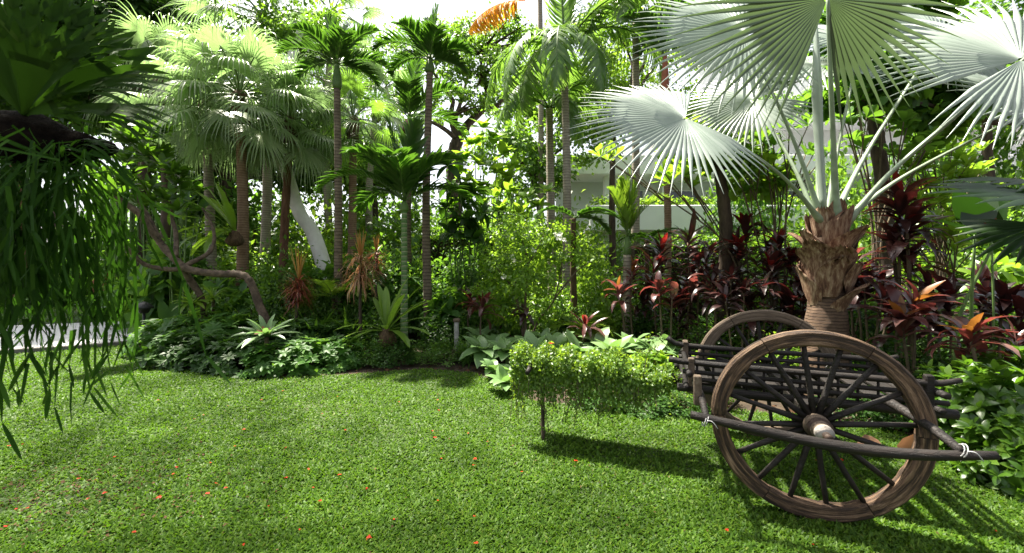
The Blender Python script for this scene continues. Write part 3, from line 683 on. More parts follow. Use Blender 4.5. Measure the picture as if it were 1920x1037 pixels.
# ------------------------------------------------------------------ the silver fan palm
def make_silver_palm():
    base = GP(1546, 5.0)
    t = thing('silver_fan_palm', 'large silver blue fan palm with woven brown leaf bases standing behind the ox cart', 'palm', base)
    C = W(1553, 392, 5.0)
    mb = MB(); z = np.linspace(0, 2.15, 40)
    P = np.stack([base[0] + (C[0] - base[0]) * z / 2.2, np.full(40, 5.0), z], -1)
    tube(mb, P, np.interp(z, [0, .3, .9, 1.25, 1.9, 2.15], [.32, .26, .22, .18, .16, .12]) * (1 + .03 * np.sin(z * 60)), 22, .02)
    mb.build('trunk', 'boot_trunk', t)
    # old leaf bases clasping the trunk, crossing each other
    def sheath(a0, z0, L, w, tw, r0, flare, seed):
        m, k = 12, 9; u = np.linspace(0, 1, m)[:, None]; v = np.linspace(-1, 1, k)[None]
        wid = w * (.55 + .9 * u - 1.25 * u ** 2) * 1.25 * (1 + .10 * np.sin(u * 9 + seed)); wid = np.maximum(wid, .012)
        rr = r0 - .03 * (1 - u) ** 4 + .012 + .02 * u + flare * u ** 2.5 - .03 * np.abs(v) ** 2 * (1 - u) + .008 * np.sin(v * 9 + u * 5 + seed)
        an = a0 + tw * u + v * wid / r0; z = z0 + L * u - .05 * np.abs(v) * L * u + .02 * np.sin(v * 13 + seed) * u
        V = np.stack([base[0] + (C[0] - base[0]) * z / 2.2 + rr * np.cos(an), 5.0 + rr * np.sin(an), z], -1).reshape(-1, 3)
        Q = [[i * k + j, i * k + j + 1, i * k + k + j + 1, i * k + k + j] for i in range(m - 1) for j in range(k - 1)]
        q = MB(); q.add(V, Q); q.build('leaf_base', 'boot', t)
    for row in range(7):
        for j in range(4):
            sg = 1 if (row + j) % 2 else -1
            sheath(j * pi / 2 + row * .83 + rng.normal(0, .12), 1.12 + row * .135 + rng.uniform(-.08, .08), rng.uniform(.34, .52), rng.uniform(.15, .21), sg * rng.uniform(.35, .85), np.interp(row, [0, 2, 4, 6], [.215, .235, .22, .155]), rng.uniform(.0, .16) if row < 5 else .03, rng.uniform(0, 6))
    def leaf(H, fwd, nm, R, spread, bow, pr=.05, droop=.12, cup=.12, nseg=58, c0=(0, 0, 0), split=.52, d0=.35, hid=0):
        mb = MB(); fan(mb, H, fwd, nm, R, spread, nseg, split, cup, droop, d0, .5, .03, shorten=.22, wid=.96, taper=.8)
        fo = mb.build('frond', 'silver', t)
        mb = MB(); c = C + A(*c0)
        P = spline([c - A(0, 0, .15), c + (H - c) * .3 + A(0, 0, bow * .8), c + (H - c) * .68 + A(0, 0, bow), H + nrm(fwd) * .03], 20)
        tube(mb, P, np.interp(np.linspace(0, 1, 20), [0, .12, .4, 1], [pr * 1.9, pr * 1.0, pr * .68, pr * .42]), 10, flat=.7)
        mb.build('petiole', 'silver_rib', fo)
    # the big one over the middle, seen from below; flipped so the shade toned back colour shows
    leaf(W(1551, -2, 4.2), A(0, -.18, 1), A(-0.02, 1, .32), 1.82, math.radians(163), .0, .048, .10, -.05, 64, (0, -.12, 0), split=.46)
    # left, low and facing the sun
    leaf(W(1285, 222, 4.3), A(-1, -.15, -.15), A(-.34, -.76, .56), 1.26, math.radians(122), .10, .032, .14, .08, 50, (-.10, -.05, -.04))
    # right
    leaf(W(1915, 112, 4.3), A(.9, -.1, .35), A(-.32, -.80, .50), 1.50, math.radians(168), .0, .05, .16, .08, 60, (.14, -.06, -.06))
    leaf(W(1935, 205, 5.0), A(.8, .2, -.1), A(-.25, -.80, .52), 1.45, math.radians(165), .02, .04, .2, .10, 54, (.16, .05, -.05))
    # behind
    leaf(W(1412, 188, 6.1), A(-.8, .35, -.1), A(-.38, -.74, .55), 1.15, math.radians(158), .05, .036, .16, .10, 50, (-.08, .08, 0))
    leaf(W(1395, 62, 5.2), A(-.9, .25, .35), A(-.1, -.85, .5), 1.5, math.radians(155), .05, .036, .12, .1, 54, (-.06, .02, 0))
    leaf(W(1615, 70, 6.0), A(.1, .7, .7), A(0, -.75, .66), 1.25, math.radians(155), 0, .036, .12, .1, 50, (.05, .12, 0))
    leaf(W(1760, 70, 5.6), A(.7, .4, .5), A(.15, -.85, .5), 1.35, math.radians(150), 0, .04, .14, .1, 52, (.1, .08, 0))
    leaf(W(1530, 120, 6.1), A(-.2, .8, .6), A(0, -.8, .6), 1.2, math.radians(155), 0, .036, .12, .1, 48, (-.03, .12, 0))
    # unopened spear
    mb = MB(); c = C + A(-.02, .05, 0); P = spline([c, c + A(-.05, .02, 1.0), c + A(-.06, .05, 2.4)], 16)
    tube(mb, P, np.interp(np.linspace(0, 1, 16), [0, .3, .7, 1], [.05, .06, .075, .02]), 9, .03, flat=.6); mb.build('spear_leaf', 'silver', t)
make_silver_palm()

# ------------------------------------------------------------------ fan palms
def fan_palm(label, px, Y, py_top, px_top=None, nfr=24, R=.95, pet=1.0, mat='fanpale', bark='ring_red', rt=.12, droop=.97, nseg=38, zlo=-.85, group=None, skirt=True, seedz=1.0, base_px=None):
    base = GP(px if base_px is None else base_px, Y); top = W(px_top or px, py_top, Y)
    t = thing('fan_palm', label, 'palm', base, group)
    mb = MB(); tube(mb, trunk_path(base, top, .012, 30), np.linspace(rt * 1.15, rt * .8, 30) * (1 + .05 * np.sin(np.arange(30) * 2.1)), 12, .02); mb.build('trunk', bark, t)
    if skirt:
        mb = MB(); tube(mb, spline([top - A(0, 0, .75), top - A(0, 0, .3), top + A(0, 0, .1)], 10), np.array([.9, 1.3, 1.5, 1.3, 1.5, 1.4, 1.6, 1.5, 1.3, .6]) * rt, 12, .1); mb.build('leaf_bases', 'fibre', t)
    for i in range(nfr):
        a = i * 2.39996 + rng.uniform(-.2, .2); el = 1.45 - (1.45 - zlo) * (i / (nfr - 1)) ** .85 + rng.normal(0, .08)
        d = A(math.cos(a) * math.cos(el), math.sin(a) * math.cos(el), math.sin(el))
        pl = pet * rng.uniform(.8, 1.15)
        h = top + d * pl + A(0, 0, -.18 * pl * math.cos(el) - .1 * (el < 0))
        mb = MB()
        tube(mb, spline([top, top + d * pl * .5 + A(0, 0, .05), h], 8), np.linspace(.022, .012, 8), 5, mi=1)
        up = nrm(A(-d[0] * d[2], -d[1] * d[2], max(.05, 1 - d[2] ** 2)) + A(0, 0, .15))
        fan(mb, h, nrm(d + A(0, 0, -.25)), up, R * rng.uniform(.9, 1.15), math.radians(128), nseg, .36, .2, droop, .18, .3, .06, shorten=.25, wid=.8, taper=.9)
        mb.build('frond', [mat, 'greenstem'], t)
    return t

fan_palm('tall fan palm with pale drooping fans whose reddish trunk carries a bird nest fern', 452, 9.0, 178, 449, 27, 1.05, 1.0, 'fanpale', 'ring_red', .115)
fan_palm('slim fan palm just behind the fern carrying trunk, crown of long hanging pale fans', 401, 10.2, 195, 385, 24, 1.15, 1.1, 'fanpale', 'ring_pale', .11)
fan_palm('fan palm with dark red trunk and hanging fans next to the white leaning trunk', 524, 10.0, 225, 545, 22, 1.1, .9, 'fanpale', 'bark_red', .10, base_px=530)
fan_palm('tallest pale fan palm rising behind the other fan palms against the sky', 492, 12.5, 30, 492, 24, 1.2, 1.3, 'fanpale', 'ring_pale', .13)
fan_palm('small yellow green fan palm with hairy dark neck behind the slim ringed trunk', 657, 11.0, 225, 662, 16, .85, .75, 'fangreen', 'ring_red', .11, .55)
fan_palm('pale fan palm far behind, its drooping skirt showing between the feather palms', 700, 14.5, 190, 705, 22, 1.1, 1.2, 'fanpale', 'ring_pale', .12)
fan_palm('distant pale fan palm crown high above the slim ringed trunk', 628, 15.5, 25, 622, 20, 1.2, 1.3, 'fanpale', 'ring_pale', .13)
fan_palm('fan palm in deep shade behind the staghorn fern', 300, 11.5, 150, 302, 16, 1.1, 1.1, 'fanpale', 'bark', .12)

# ------------------------------------------------------------------ feather palms
def feather_palm(name, label, base, top, specs, mat, bark, rt, shaft=None, L=1.5, ll=.5, lw=.03, nl=34, vee=.35, ld=.7, tm=T_NEEDLE, rr=.016, ang=1.0, rib='greenstem', group=None, start=.12, lo=.55, bow=.01):
    """specs: (azimuth as a pixel-side number dx, depth dy, rise dz, length factor, droop)"""
    t = thing(name, label, 'palm', base, group)
    mb = MB(); P = trunk_path(base, top, bow, 36); z = np.arange(36)
    tube(mb, P, np.linspace(rt * 1.2, rt * .85, 36) * (1 + .045 * (z % 2)), 12, .015); mb.build('trunk', bark, t)
    c = top
    if shaft:
        l, mt, rs = shaft; mb = MB(); c = top + A(0, 0, l)
        tube(mb, spline([top - A(0, 0, .02), top + A(0, 0, l * .5), c], 12), np.array([1.0, 1.25, 1.3, 1.3, 1.25, 1.2, 1.1, 1.0, .9, .8, .7, .5]) * rs, 12); mb.build('crownshaft', mt, t)
    for dx, dy, dz, lf, dr in specs:
        mb = MB(); frond(mb, c, A(dx, dy, dz), L * lf, nl, ll, lw, dr, vee, ld, ang, rr, start, tm=tm, lo=lo); mb.build('frond', [mat, rib], t)
    return t
def ringspec(n, rise=.9, droop=.9, jit=.2):
    out = []
    for i in range(n):
        a = i * 2.39996 + rng.uniform(-.2, .2); r = rise * (1.5 - 1.2 * i / n)
        out.append((math.cos(a), math.sin(a), r + rng.normal(0, .08), rng.uniform(.85, 1.1), droop * (1 + rng.normal(0, jit))))
    return out
# slim ringed palms with dark arching crowns
feather_palm('feather_palm', 'slim feather palm with ringed grey trunk and dark arching crown beside the pale fan palms', GP(633, 8.6), W(632, 165, 8.6),
             [(-1, -.2, .75, 1.05, .75), (-.75, .4, 1.4, 1, .75), (.2, .3, 2, .85, .5), (.85, -.2, 1.25, 1.05, .75), (1, .3, .6, 1.05, .8), (-.45, -.8, .9, .95, .8), (.5, -.8, .8, .95, .8), (-1, .2, .3, .85, .7), (.9, .5, .15, .8, .7), (0, .9, .9, 1, .8), (-.2, -.4, 2.2, .8, .5)],
             'feather', 'ring', .075, (.5, 'greenstem', .075), 1.15, .38, .028, 36, .5, .6, T_LANCE)
feather_palm('feather_palm', 'tall feather palm with dark trunk rising in front of the rain tree', GP(804, 8.3), W(806, 135, 8.3),
             [(-1, -.1, 1.0, 1.15, 1.0), (-.9, .4, .5, 1.0, .8), (.35, -.1, 2.6, 1.0, .35), (-.1, .3, 2.8, .9, .35), (.9, -.2, .55, .9, .8), (.7, .5, 1.1, .95, .8), (.3, -.8, .7, .9, .8), (-.4, -.7, .8, .95, .8), (1, .1, .1, .75, .6)],
             'feather', 'ring', .078, (.25, 'greenstem', .078), 1.08, .38, .032, 32, .45, .55, T_LANCE)
feather_palm('feather_palm', 'feather palm with brown hairy neck half hidden behind the tall dark trunk', GP(771, 9.2), W(768, 248, 9.2),
             [(-.6, -.2, 1.9, 1.25, .6), (-.9, .3, 1.1, 1.1, .8), (.3, -.2, 2.2, 1.1, .4), (.8, -.3, 1.0, 1.1, .9), (.9, .4, .5, 1.1, 1.0), (-.3, .8, 1.2, 1, .8), (.2, -.9, .9, 1.0, .9)],
             'feather', 'ring', .085, (.3, 'fibre', .13), 1.35, .45, .034, 30, .4, .5, T_LANCE)
feather_palm('young_palm', 'young palm with broad glossy dark leaflets on a green white ringed stem', GP(758, 7.7), W(758, 395, 7.7),
             [(-.35, -.1, 2.2, 1.05, .35), (.28, -.2, 2.4, 1.0, .45), (-1, -.3, 1.1, 1.15, 1.15), (-.9, .5, .7, .9, 1.0), (.8, -.3, 1.4, 1.05, 1.0), (1, .2, .75, 1.1, 1.2), (.1, -.9, 1.2, 1.0, .9), (0, .8, 1.6, .9, .8), (.55, .6, 1.9, 1.0, .8), (-.6, -.8, 1.5, .95, .8)],
             'feather', 'ring_green', .06, (.18, 'greenstem', .065), 1.5, .52, .05, 26, .4, .75, T_LANCE, .016, .9)
# coconut palms
feather_palm('coconut_palm', 'coconut palm with slender trunk and huge hanging fronds beside the silver fan palm', GP(1062, 10.2), W(1058, 120, 10.2),
             [(-.55, -.3, .45, 1.15, 2.8), (-.9, .1, .65, 1.25, 2.4), (-.15, -.6, .5, 1.05, 3.2), (.75, -.4, 1.3, 1.5, 2.0), (.95, .2, 1.1, 1.5, 1.8), (-.12, .1, 3, 1.35, .15), (.35, .2, 2.5, 1.3, .3), (.4, -.7, .4, 1.0, 2.9), (-.5, .7, .6, 1.2, 2.3), (.2, .9, .6, 1.2, 2.3), (-.8, -.5, .2, .95, 2.6)],
             'coco', 'ring_pale', .10, (.35, 'greenstem', .11), 2.6, .75, .030, 52, .12, 1.3, T_NEEDLE, .03, .95)
feather_palm('coconut_palm', 'second coconut palm with yellower fronds, its pale trunk just behind the slender one', GP(1037, 11.6), W(1030, 205, 11.6),
             [(-.9, -.2, .7, 1.0, 2.0), (-.6, -.6, 1.0, 1.1, 2.2), (.7, -.4, .9, 1.25, 1.9), (1, 0, .6, 1.2, 2.0), (.3, -.9, .6, 1.0, 2.4), (-.1, .4, 2, 1, .8), (.6, .8, 1, 1.1, 1.8)],
             'coco', 'ring_pale', .115, None, 2.3, .65, .032, 44, .12, 1.2, T_NEEDLE, .028, .95)
feather_palm('coconut_palm', 'coconut palm further back with its crown above the silver fan palm leaf', GP(1190, 10.8), W(1192, 40, 10.8),
             [(-.8, -.4, .5, 1.0, 1.8), (-.4, -.8, .6, 1.0, 1.8), (.7, -.3, .6, 1.1, 1.9), (.9, .3, .8, 1.0, 1.8), (-.9, .3, .9, 1.1, 1.7), (0, -.3, 1.8, 1, .8)],
             'coco', 'ring_pale', .10, None, 2.3, .6, .03, 44, .12, 1.1, T_NEEDLE, .028, .95)
o = feather_palm('tall_palm', 'very tall thin palm with one dying orange frond hanging in the bright sky', GP(1012, 15.5), W(1012, -70, 15.5),
             [(-1, -.1, .5, 1.0, 1.0), (.8, .4, .8, .9, 1.2), (-.3, .6, 1, .9, 1), (.4, -.5, 1.2, .8, 1.0)],
             'coco', 'ring_pale', .10, None, 2.8, .7, .035, 40, .2, .8, T_NEEDLE, .03)
mb = MB(); frond(mb, W(985, 0, 15.4), A(-1, -.2, -.12), 2.7, 50, .95, .05, .75, -.5, 1.5, .8, .03, .1); fo = mb.build('frond', ['orange', 'orange'], o); fo['label'] = 'dying orange frond hanging down'
feather_palm('sealing_wax_palm', 'palm with orange red crownshafts behind the spread silver fan leaf', GP(1247, 9.6), W(1247, 240, 9.6),
             [(-.7, -.3, 1.2, 1, .9), (.7, .2, 1.2, 1, .9), (.1, -.6, 1.6, 1, .8), (-.2, .8, 1.2, 1, .9), (.9, -.4, .6, 1, 1)], 'feather', 'ring_red', .08, (1.7, 'terracotta', .09), 1.5, .45, .04, 28, .3, .6, T_LANCE)
# yellow green areca in front
feather_palm('areca_palm', 'young yellow green areca palm with upright fronds on a short pale stem', GP(1172, 7.8), W(1176, 478, 7.8),
             [(.1, -.2, 3, 1.0, .15), (-.25, .1, 3, .85, .3), (.3, .2, 3, .9, .25), (-.5, -.3, 2, .75, .7), (.7, -.3, 1.8, .8, .9)], 'areca', 'ring_pale', .085, (.35, 'greenstem', .06), 1.35, .30, .02, 34, .5, .35, T_NEEDLE, .012, .8)
feather_palm('cycad', 'dark green cycad arching over the shrub with white flowers', GP(1080, 8.0), W(1075, 400, 8.0) - A(0, 0, .1),
             [(1, -.2, .4, 1.0, .8), (.8, -.6, .5, .9, .8), (-.7, -.3, .5, .8, .9), (.4, .7, .6, .9, .8), (.9, .3, .2, .8, .8)], 'feather', 'fibre', .06, None, 1.15, .22, .03, 34, .3, .3, T_LANCE, .012, 1.2)
feather_palm('cycad', 'dark cycad frond silhouetted on the pale wall above the clipped hedge', GP(1215, 8.6), W(1212, 450, 8.6),
             [(1, -.1, .8, .9, .7), (-.6, -.5, .5, .7, .9), (.6, .6, .5, .8, .8), (-.8, .3, .4, .7, .8), (.4, -.8, .6, .8, .8)], 'dark', 'fibre', .05, None, .95, .16, .022, 30, .3, .3, T_LANCE, .012, 1.2)
for px, Y, py, lab in ((625, 8.3, 500, 'low feathery palm at the foot of the slim ringed trunk'), (590, 8.8, 470, 'dark spreading understory palm beneath the white leaning trunk'), (1085, 7.3, 560, 'small bright fern palm below the white flowered shrub'), (715, 8.9, 470, 'grey green understory palm behind the young palm stem'), (1340, 8.4, 560, 'low fern palm in shade among the red ti plants'), (900, 9.3, 470, 'dark understory palm in the shade right of the tall trunk')):
    b = GP(px, Y)
    feather_palm('understory_palm', lab, b, A(b[0], Y, max(.15, EYE - (py + 60 - HY) * Y / F)), ringspec(9, .8, 1.2), 'areca' if 'bright' in lab or 'feathery' in lab else ('mid' if 'low' in lab else 'feather'), 'fibre', .03, None, 1.15 if 'small' not in lab else .7, .26, .02, 30, .3, .4, T_LANCE, .009, 1.1)

# ------------------------------------------------------------------ broadleaf trees
def tree(label, base, forks, blobs, bark, mat, leaf, rt, name='tree', tm=T_SMALL, zmin=-.5, sp=.22, ncl=16, group=None, droop=.5, inner=.5):
    """forks: list of limb polylines (points, r0, r1); blobs: (centre, radii, leaf count)"""
    t = thing(name, label, 'tree', base, group)
    mb = MB()
    for P, r0, r1 in forks:
        n = 8 * len(P); tube(mb, spline(P, n), np.linspace(r0, r1, n) * (1 + rng.normal(0, .03, n)), 9, .03)
    for c, r, n in blobs:      # twigs from the nearest limb point into each blob
        ends = np.array([np.asarray(q) for P, _, _ in forks for q in P[1:]])
        e = ends[np.argmin(np.linalg.norm(ends - np.asarray(c), axis=1))]
        for k in range(4):
            q = np.asarray(c) + rdir(1)[0] * np.asarray(r) * .7
            tube(mb, spline([e, (e + q) / 2 + rng.normal(0, .08, 3), q], 7), np.linspace(rt * .22, rt * .05, 7), 5)
    mb.build('trunk', bark, t)
    mb = MB()
    for c, r, n in blobs: clumps(mb, c, r, n, leaf[0], leaf[1], ncl, sp, .6, droop, tm, zmin, inner=inner)
    mb.build('crown', mat, t)
    return t

def limb(a, b, j=.06, k=3):
    a, b = np.asarray(a, float), np.asarray(b, float); P = [a + (b - a) * f for f in np.linspace(0, 1, k + 1)]
    L = np.linalg.norm(b - a)
    return [P[0]] + [p + rng.normal(0, j * L, 3) for p in P[1:-1]] + [P[-1]]

def rain_tree():
    Y = 24.0; base = GP(855, Y); q = lambda x, y, d=0: W(x, y, Y + d)
    f = [([base, q(852, 420), q(850, 300), q(858, 262)], .55, .34), ([q(858, 262), q(880, 230), q(905, 205), q(915, 180)], .30, .14), ([q(858, 262), q(846, 220), q(850, 190)], .24, .12),
         ([q(905, 205), q(935, 195, -1), q(965, 165, -1)], .17, .08), ([q(850, 190), q(830, 160), q(800, 120, 1)], .14, .06), ([q(915, 180), q(905, 140), q(900, 100)], .14, .06), ([q(852, 230), q(870, 170, 2), q(880, 130, 2)], .15, .06),
         ([q(858, 262), q(830, 240, -1), q(800, 225, -2)], .16, .07)]
    b = []
    for x, y, rx, rz, n in ((880, 160, 2.0, .6, 1500), (935, 135, 2.4, .9, 2200), (860, 195, 1.8, .5, 1200), (975, 165, 2.0, .8, 1600), (920, 85, 2.6, 1.1, 2200), (840, 75, 2.2, 1.0, 1500), (800, 120, 2.0, .8, 1400), (960, 70, 2.0, 1.2, 1400), (880, 105, 1.8, .8, 1200), (1000, 110, 2.0, 1.2, 1400), (780, 210, 2.0, .8, 1200), (925, 200, 1.4, .4, 700)):
        b.append((q(x, y, rng.uniform(-1.5, 1.5)), (rx, rx * .9, rz), n))
    b = [(c, r, int(n * .8)) for c, r, n in b]
    tree('spreading rain tree with dark forked limbs and flat layered crown in the distance', base, f, b, 'bark', 'fine', (.24, .08), .5, 'rain_tree', ncl=30, sp=.14)
rain_tree()

def gen_tree(label, px, Y, ptop, blobs, bark='bark', mat='mid', leaf=(.16, .05), rt=.16, lean=0, tm=T_SMALL, sp=.2, ncl=18, group=None, name='tree', pxt=None):
    base = GP(px, Y); fk = W(pxt or px + lean, ptop, Y)
    f = [(limb(base, fk, .02), rt, rt * .6)]; bl = []
    for x, y, dy, r, n in blobs:
        c = W(x, y, Y + dy); f.append((limb(fk, c, .08, 2), rt * .5, rt * .15)); rr = np.asarray(r if np.size(r) == 3 else (r, r, r * .75), float); bl.append((c, rr, int(n * 1.75)))
    return tree(label, base, f, bl, bark, mat, (leaf[0] * 1.2, leaf[1] * 1.3), rt, name, tm, -.8, sp * 1.15, ncl + 8, group)

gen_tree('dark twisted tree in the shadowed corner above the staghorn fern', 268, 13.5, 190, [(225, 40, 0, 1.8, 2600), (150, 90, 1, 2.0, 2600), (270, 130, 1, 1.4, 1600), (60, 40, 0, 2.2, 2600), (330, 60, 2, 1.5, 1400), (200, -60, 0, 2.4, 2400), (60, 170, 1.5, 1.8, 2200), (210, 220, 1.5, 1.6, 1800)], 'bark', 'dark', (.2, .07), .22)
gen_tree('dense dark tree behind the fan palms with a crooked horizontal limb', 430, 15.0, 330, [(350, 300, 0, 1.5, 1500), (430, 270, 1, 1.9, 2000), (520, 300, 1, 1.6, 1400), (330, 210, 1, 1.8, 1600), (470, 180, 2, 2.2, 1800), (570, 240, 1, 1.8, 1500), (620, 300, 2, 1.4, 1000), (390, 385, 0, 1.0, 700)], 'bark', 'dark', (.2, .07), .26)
gen_tree('feathery pale green tree filling the gap between the feather palms', 690, 17.0, 300, [(690, 310, 0, 1.7, 1300), (640, 260, 1, 1.8, 1300), (740, 330, 0, 1.5, 1200), (590, 330, 1, 1.6, 1200), (560, 130, 3, 2.2, 1400), (720, 140, 3, 2.2, 1300)], 'bark', 'fine', (.18, .06), .2)
gen_tree('light green tree behind the coconut palm trunks', 1000, 16.0, 330, [(960, 280, 0, 1.5, 1300), (1010, 330, 0, 1.3, 1000), (1090, 250, 1, 1.7, 1300), (1040, 180, 2, 1.9, 1300), (985, 200, 3, 1.5, 900)], 'bark', 'fine', (.17, .06), .18)
gen_tree('bright airy tree above the white terrace behind the coconut fronds', 1150, 15.0, 250, [(1120, 160, 0, 1.4, 1300), (1170, 220, 0, 1.3, 1100), (1210, 110, 1, 1.6, 1300), (1160, 60, 1, 1.5, 1100), (1270, 60, 1, 1.8, 1300), (1250, 200, 1, 1.3, 900)], 'bark', 'light', (.14, .045), .15)
gen_tree('leafy dark trunked tree behind the silver fan palm, leaning to the wall', 1668, 8.2, 215, [(1620, 150, 0, .8, 700), (1700, 130, .3, .9, 800), (1660, 60, .4, 1.0, 900), (1760, 200, .2, .7, 500), (1590, 60, .8, .9, 700)], 'bark', 'mid', (.2, .075), .19, -30, T_LEAF, .25, 10)
gen_tree('thick dark trunk with pinwheel leaves behind the red ti plants', 1352, 7.4, 310, [(1370, 285, 0, .5, 130), (1310, 270, .3, .5, 120), (1420, 330, .3, .4, 100)], 'bark', 'light', (.24, .07), .15, -5, T_OBOV, .3, 7)
gen_tree('tall shade tree behind the right hand silver fan leaves', 1850, 14.0, 230, [(1800, 180, 0, 1.4, 1100), (1900, 150, 1, 1.8, 1300), (1760, 90, 2, 1.6, 1000), (1880, 30, 2, 2.2, 1300), (1980, 220, 0, 1.8, 1000)], 'bark', 'mid', (.18, .06), .2)

def white_trunk():
    base = W(610, 470, 10.5); base = GP(640, 10.5)
    t = thing('leaning_tree', 'smooth white leaning tree trunk between the fan palms', 'tree', base)
    P = [base, W(592, 450, 10.5), W(562, 400, 10.5), W(540, 330, 10.5), W(528, 260, 10.6), W(535, 160, 10.8), W(560, 60, 11.2)]
    mb = MB(); tube(mb, spline(P, 44), np.linspace(.19, .11, 44), 14, .015)
    tube(mb, spline([W(540, 330, 10.5), W(505, 270, 10.7), W(480, 200, 11)], 16), np.linspace(.08, .04, 16), 9)
    mb.build('trunk', 'bark_pale', t)
    mb = MB()
    for x, y in ((560, 40), (600, 90), (520, 80), (480, 180)): clumps(mb, W(x, y, 11.4), (1.1, 1.1, .8), 700, .16, .05, 14, .25)
    mb.build('crown', 'fine', t)
white_trunk()

# frangipani limb sprawling over the bed
def frangipani():
    Y = 7.4; base = GR(506, 668); base = GP(512, 7.5)
    t = thing('frangipani', 'old frangipani with a crooked bare limb sprawling sideways over the low shrubs', 'tree', base)
    q = lambda x, y, d=0: W(x, y, Y + d)
    mb = MB()
    def lb(P, r0, r1, rg=.05):
        n = 9 * len(P); rr = np.linspace(r0, r1, n) * (1 + rng.normal(0, rg, n)); tube(mb, spline(P, n), rr, 11, .04)
    lb([base, q(500, 605), q(486, 572), q(470, 530), q(450, 515), q(405, 513), q(352, 504), q(320, 478), q(298, 452), q(262, 402, -.2), q(228, 378, -.3), q(206, 366, -.4)], .075, .05)
    lb([q(350, 503), q(315, 505), q(270, 495, -.2), q(235, 462, -.4), q(205, 446, -.5)], .045, .028)
    lb([q(338, 498), q(360, 530, .2), q(378, 560, .3), q(384, 600, .4), GP(386, 7.9)], .065, .05)
    lb([q(300, 452), q(282, 412), q(258, 372), q(245, 345)], .04, .02)
    lb([q(330, 482), q(330, 440, .3), q(322, 400, .5), q(330, 350, .6)], .045, .02)
    lb([q(345, 500), q(395, 470, .4), q(400, 430, .6), q(380, 390, .7)], .045, .02)
    mb.build('trunk', 'bark_frangi', t)
    mb = MB()
    tips = [(245, 345, 0), (320, 350, .6), (206, 366, -.4), (300, 330, .4), (270, 300, .5), (305, 300, .8), (280, 370, .3), (250, 270, .6), (220, 320, .2), (295, 250, .9), (230, 250, .5), (310, 385, .4)]
    for x, y, d in tips:
        for k in range(3): whorl(mb, q(x, y, d) + rng.normal(0, .14, 3), A(rng.normal(0, .35), rng.normal(0, .35), 1), 11, .36, .055, 1.0, .5, T_LEAF)
    mb.build('crown', 'glossy', t)
    return t
frangipani()

# thin stemmed frangipani shrubs in front of the white terrace
def stem_shrub(label, px, Y, tips, L=.30, Wd=.05, mat='light', r=.022, name='frangipani_shrub', n=9):
    base = GP(px, Y); t = thing(name, label, 'shrub', base)
    mb = MB(); ml = MB()
    for x, y, d in tips:
        e = W(x, y, Y + d); b0 = base + rng.normal(0, .06, 3) * A(1, 1, 0)
        m1 = b0 + (e - b0) * .5 + A((px - x) * .0006 * Y, 0, .1) + rng.normal(0, .05, 3)
        tube(mb, spline([b0, m1, e], 14), np.linspace(r, r * .5, 14), 6, .02)
        whorl(ml, e, A(rng.normal(0, .2), rng.normal(0, .2) - .15, 1), n, L, Wd, .95, .4, T_OBOV)
        for s in range(2):
            e2 = e + A(rng.uniform(-.3, .3), rng.uniform(-.3, .3), rng.uniform(-.05, .3)); p = m1 + (e - m1) * .55
            tube(mb, spline([p, (p + e2) / 2 + A(0, 0, .03), e2], 8), np.linspace(r * .6, r * .4, 8), 5); whorl(ml, e2, A(rng.normal(0, .3), rng.normal(0, .3) - .1, 1), n, L * .9, Wd, .95, .4, T_OBOV)
    mb.build('stem', 'stem', t); ml.build('crown', mat, t)
stem_shrub('frangipani shrub of thin bare stems fanning out beside the thick dark trunk', 1380, 7.2, [(1140, 300, .2), (1265, 310, .2), (1300, 350, 0), (1330, 260, .4), (1255, 345, -.2)], .30, .055)
stem_shrub('many stemmed frangipani shrub directly behind the silver palm petioles', 1450, 7.0, [(1400, 300, 0), (1430, 250, .2), (1450, 300, .3), (1480, 240, .2), (1510, 290, .4), (1395, 360, .1), (1470, 350, .2)], .28, .06, 'mid')
stem_shrub('leafy frangipani shrub showing right of the silver palm leaf stalks', 1640, 7.4, [(1590, 230, 0), (1620, 280, .2), (1655, 200, .3), (1700, 240, .2), (1690, 300, .1), (1610, 190, .4), (1740, 270, .3)], .28, .065, 'mid')
stem_shrub('rounded bright shrub of pinwheel leaves in front of the white wall', 1760, 9.0, [(1690, 300, 0), (1720, 285, .2), (1750, 275, 0), (1780, 290, .2), (1810, 300, 0), (1730, 320, -.3), (1770, 325, -.3), (1800, 335, -.2), (1700, 335, -.2), (1840, 320, .1), (1745, 355, -.4), (1790, 365, -.4), (1720, 375, -.4)], .30, .06, 'light', .02, n=12)
stem_shrub('bright low pinwheel shrub below the rounded one near the red flower', 1770, 8.0, [(1720, 400, 0), (1750, 390, -.2), (1780, 400, 0), (1800, 420, -.2), (1740, 430, -.3), (1770, 450, -.4), (1810, 385, .1), (1720, 455, -.3), (1790, 470, -.3)], .26, .055, 'light', .018, n=12)

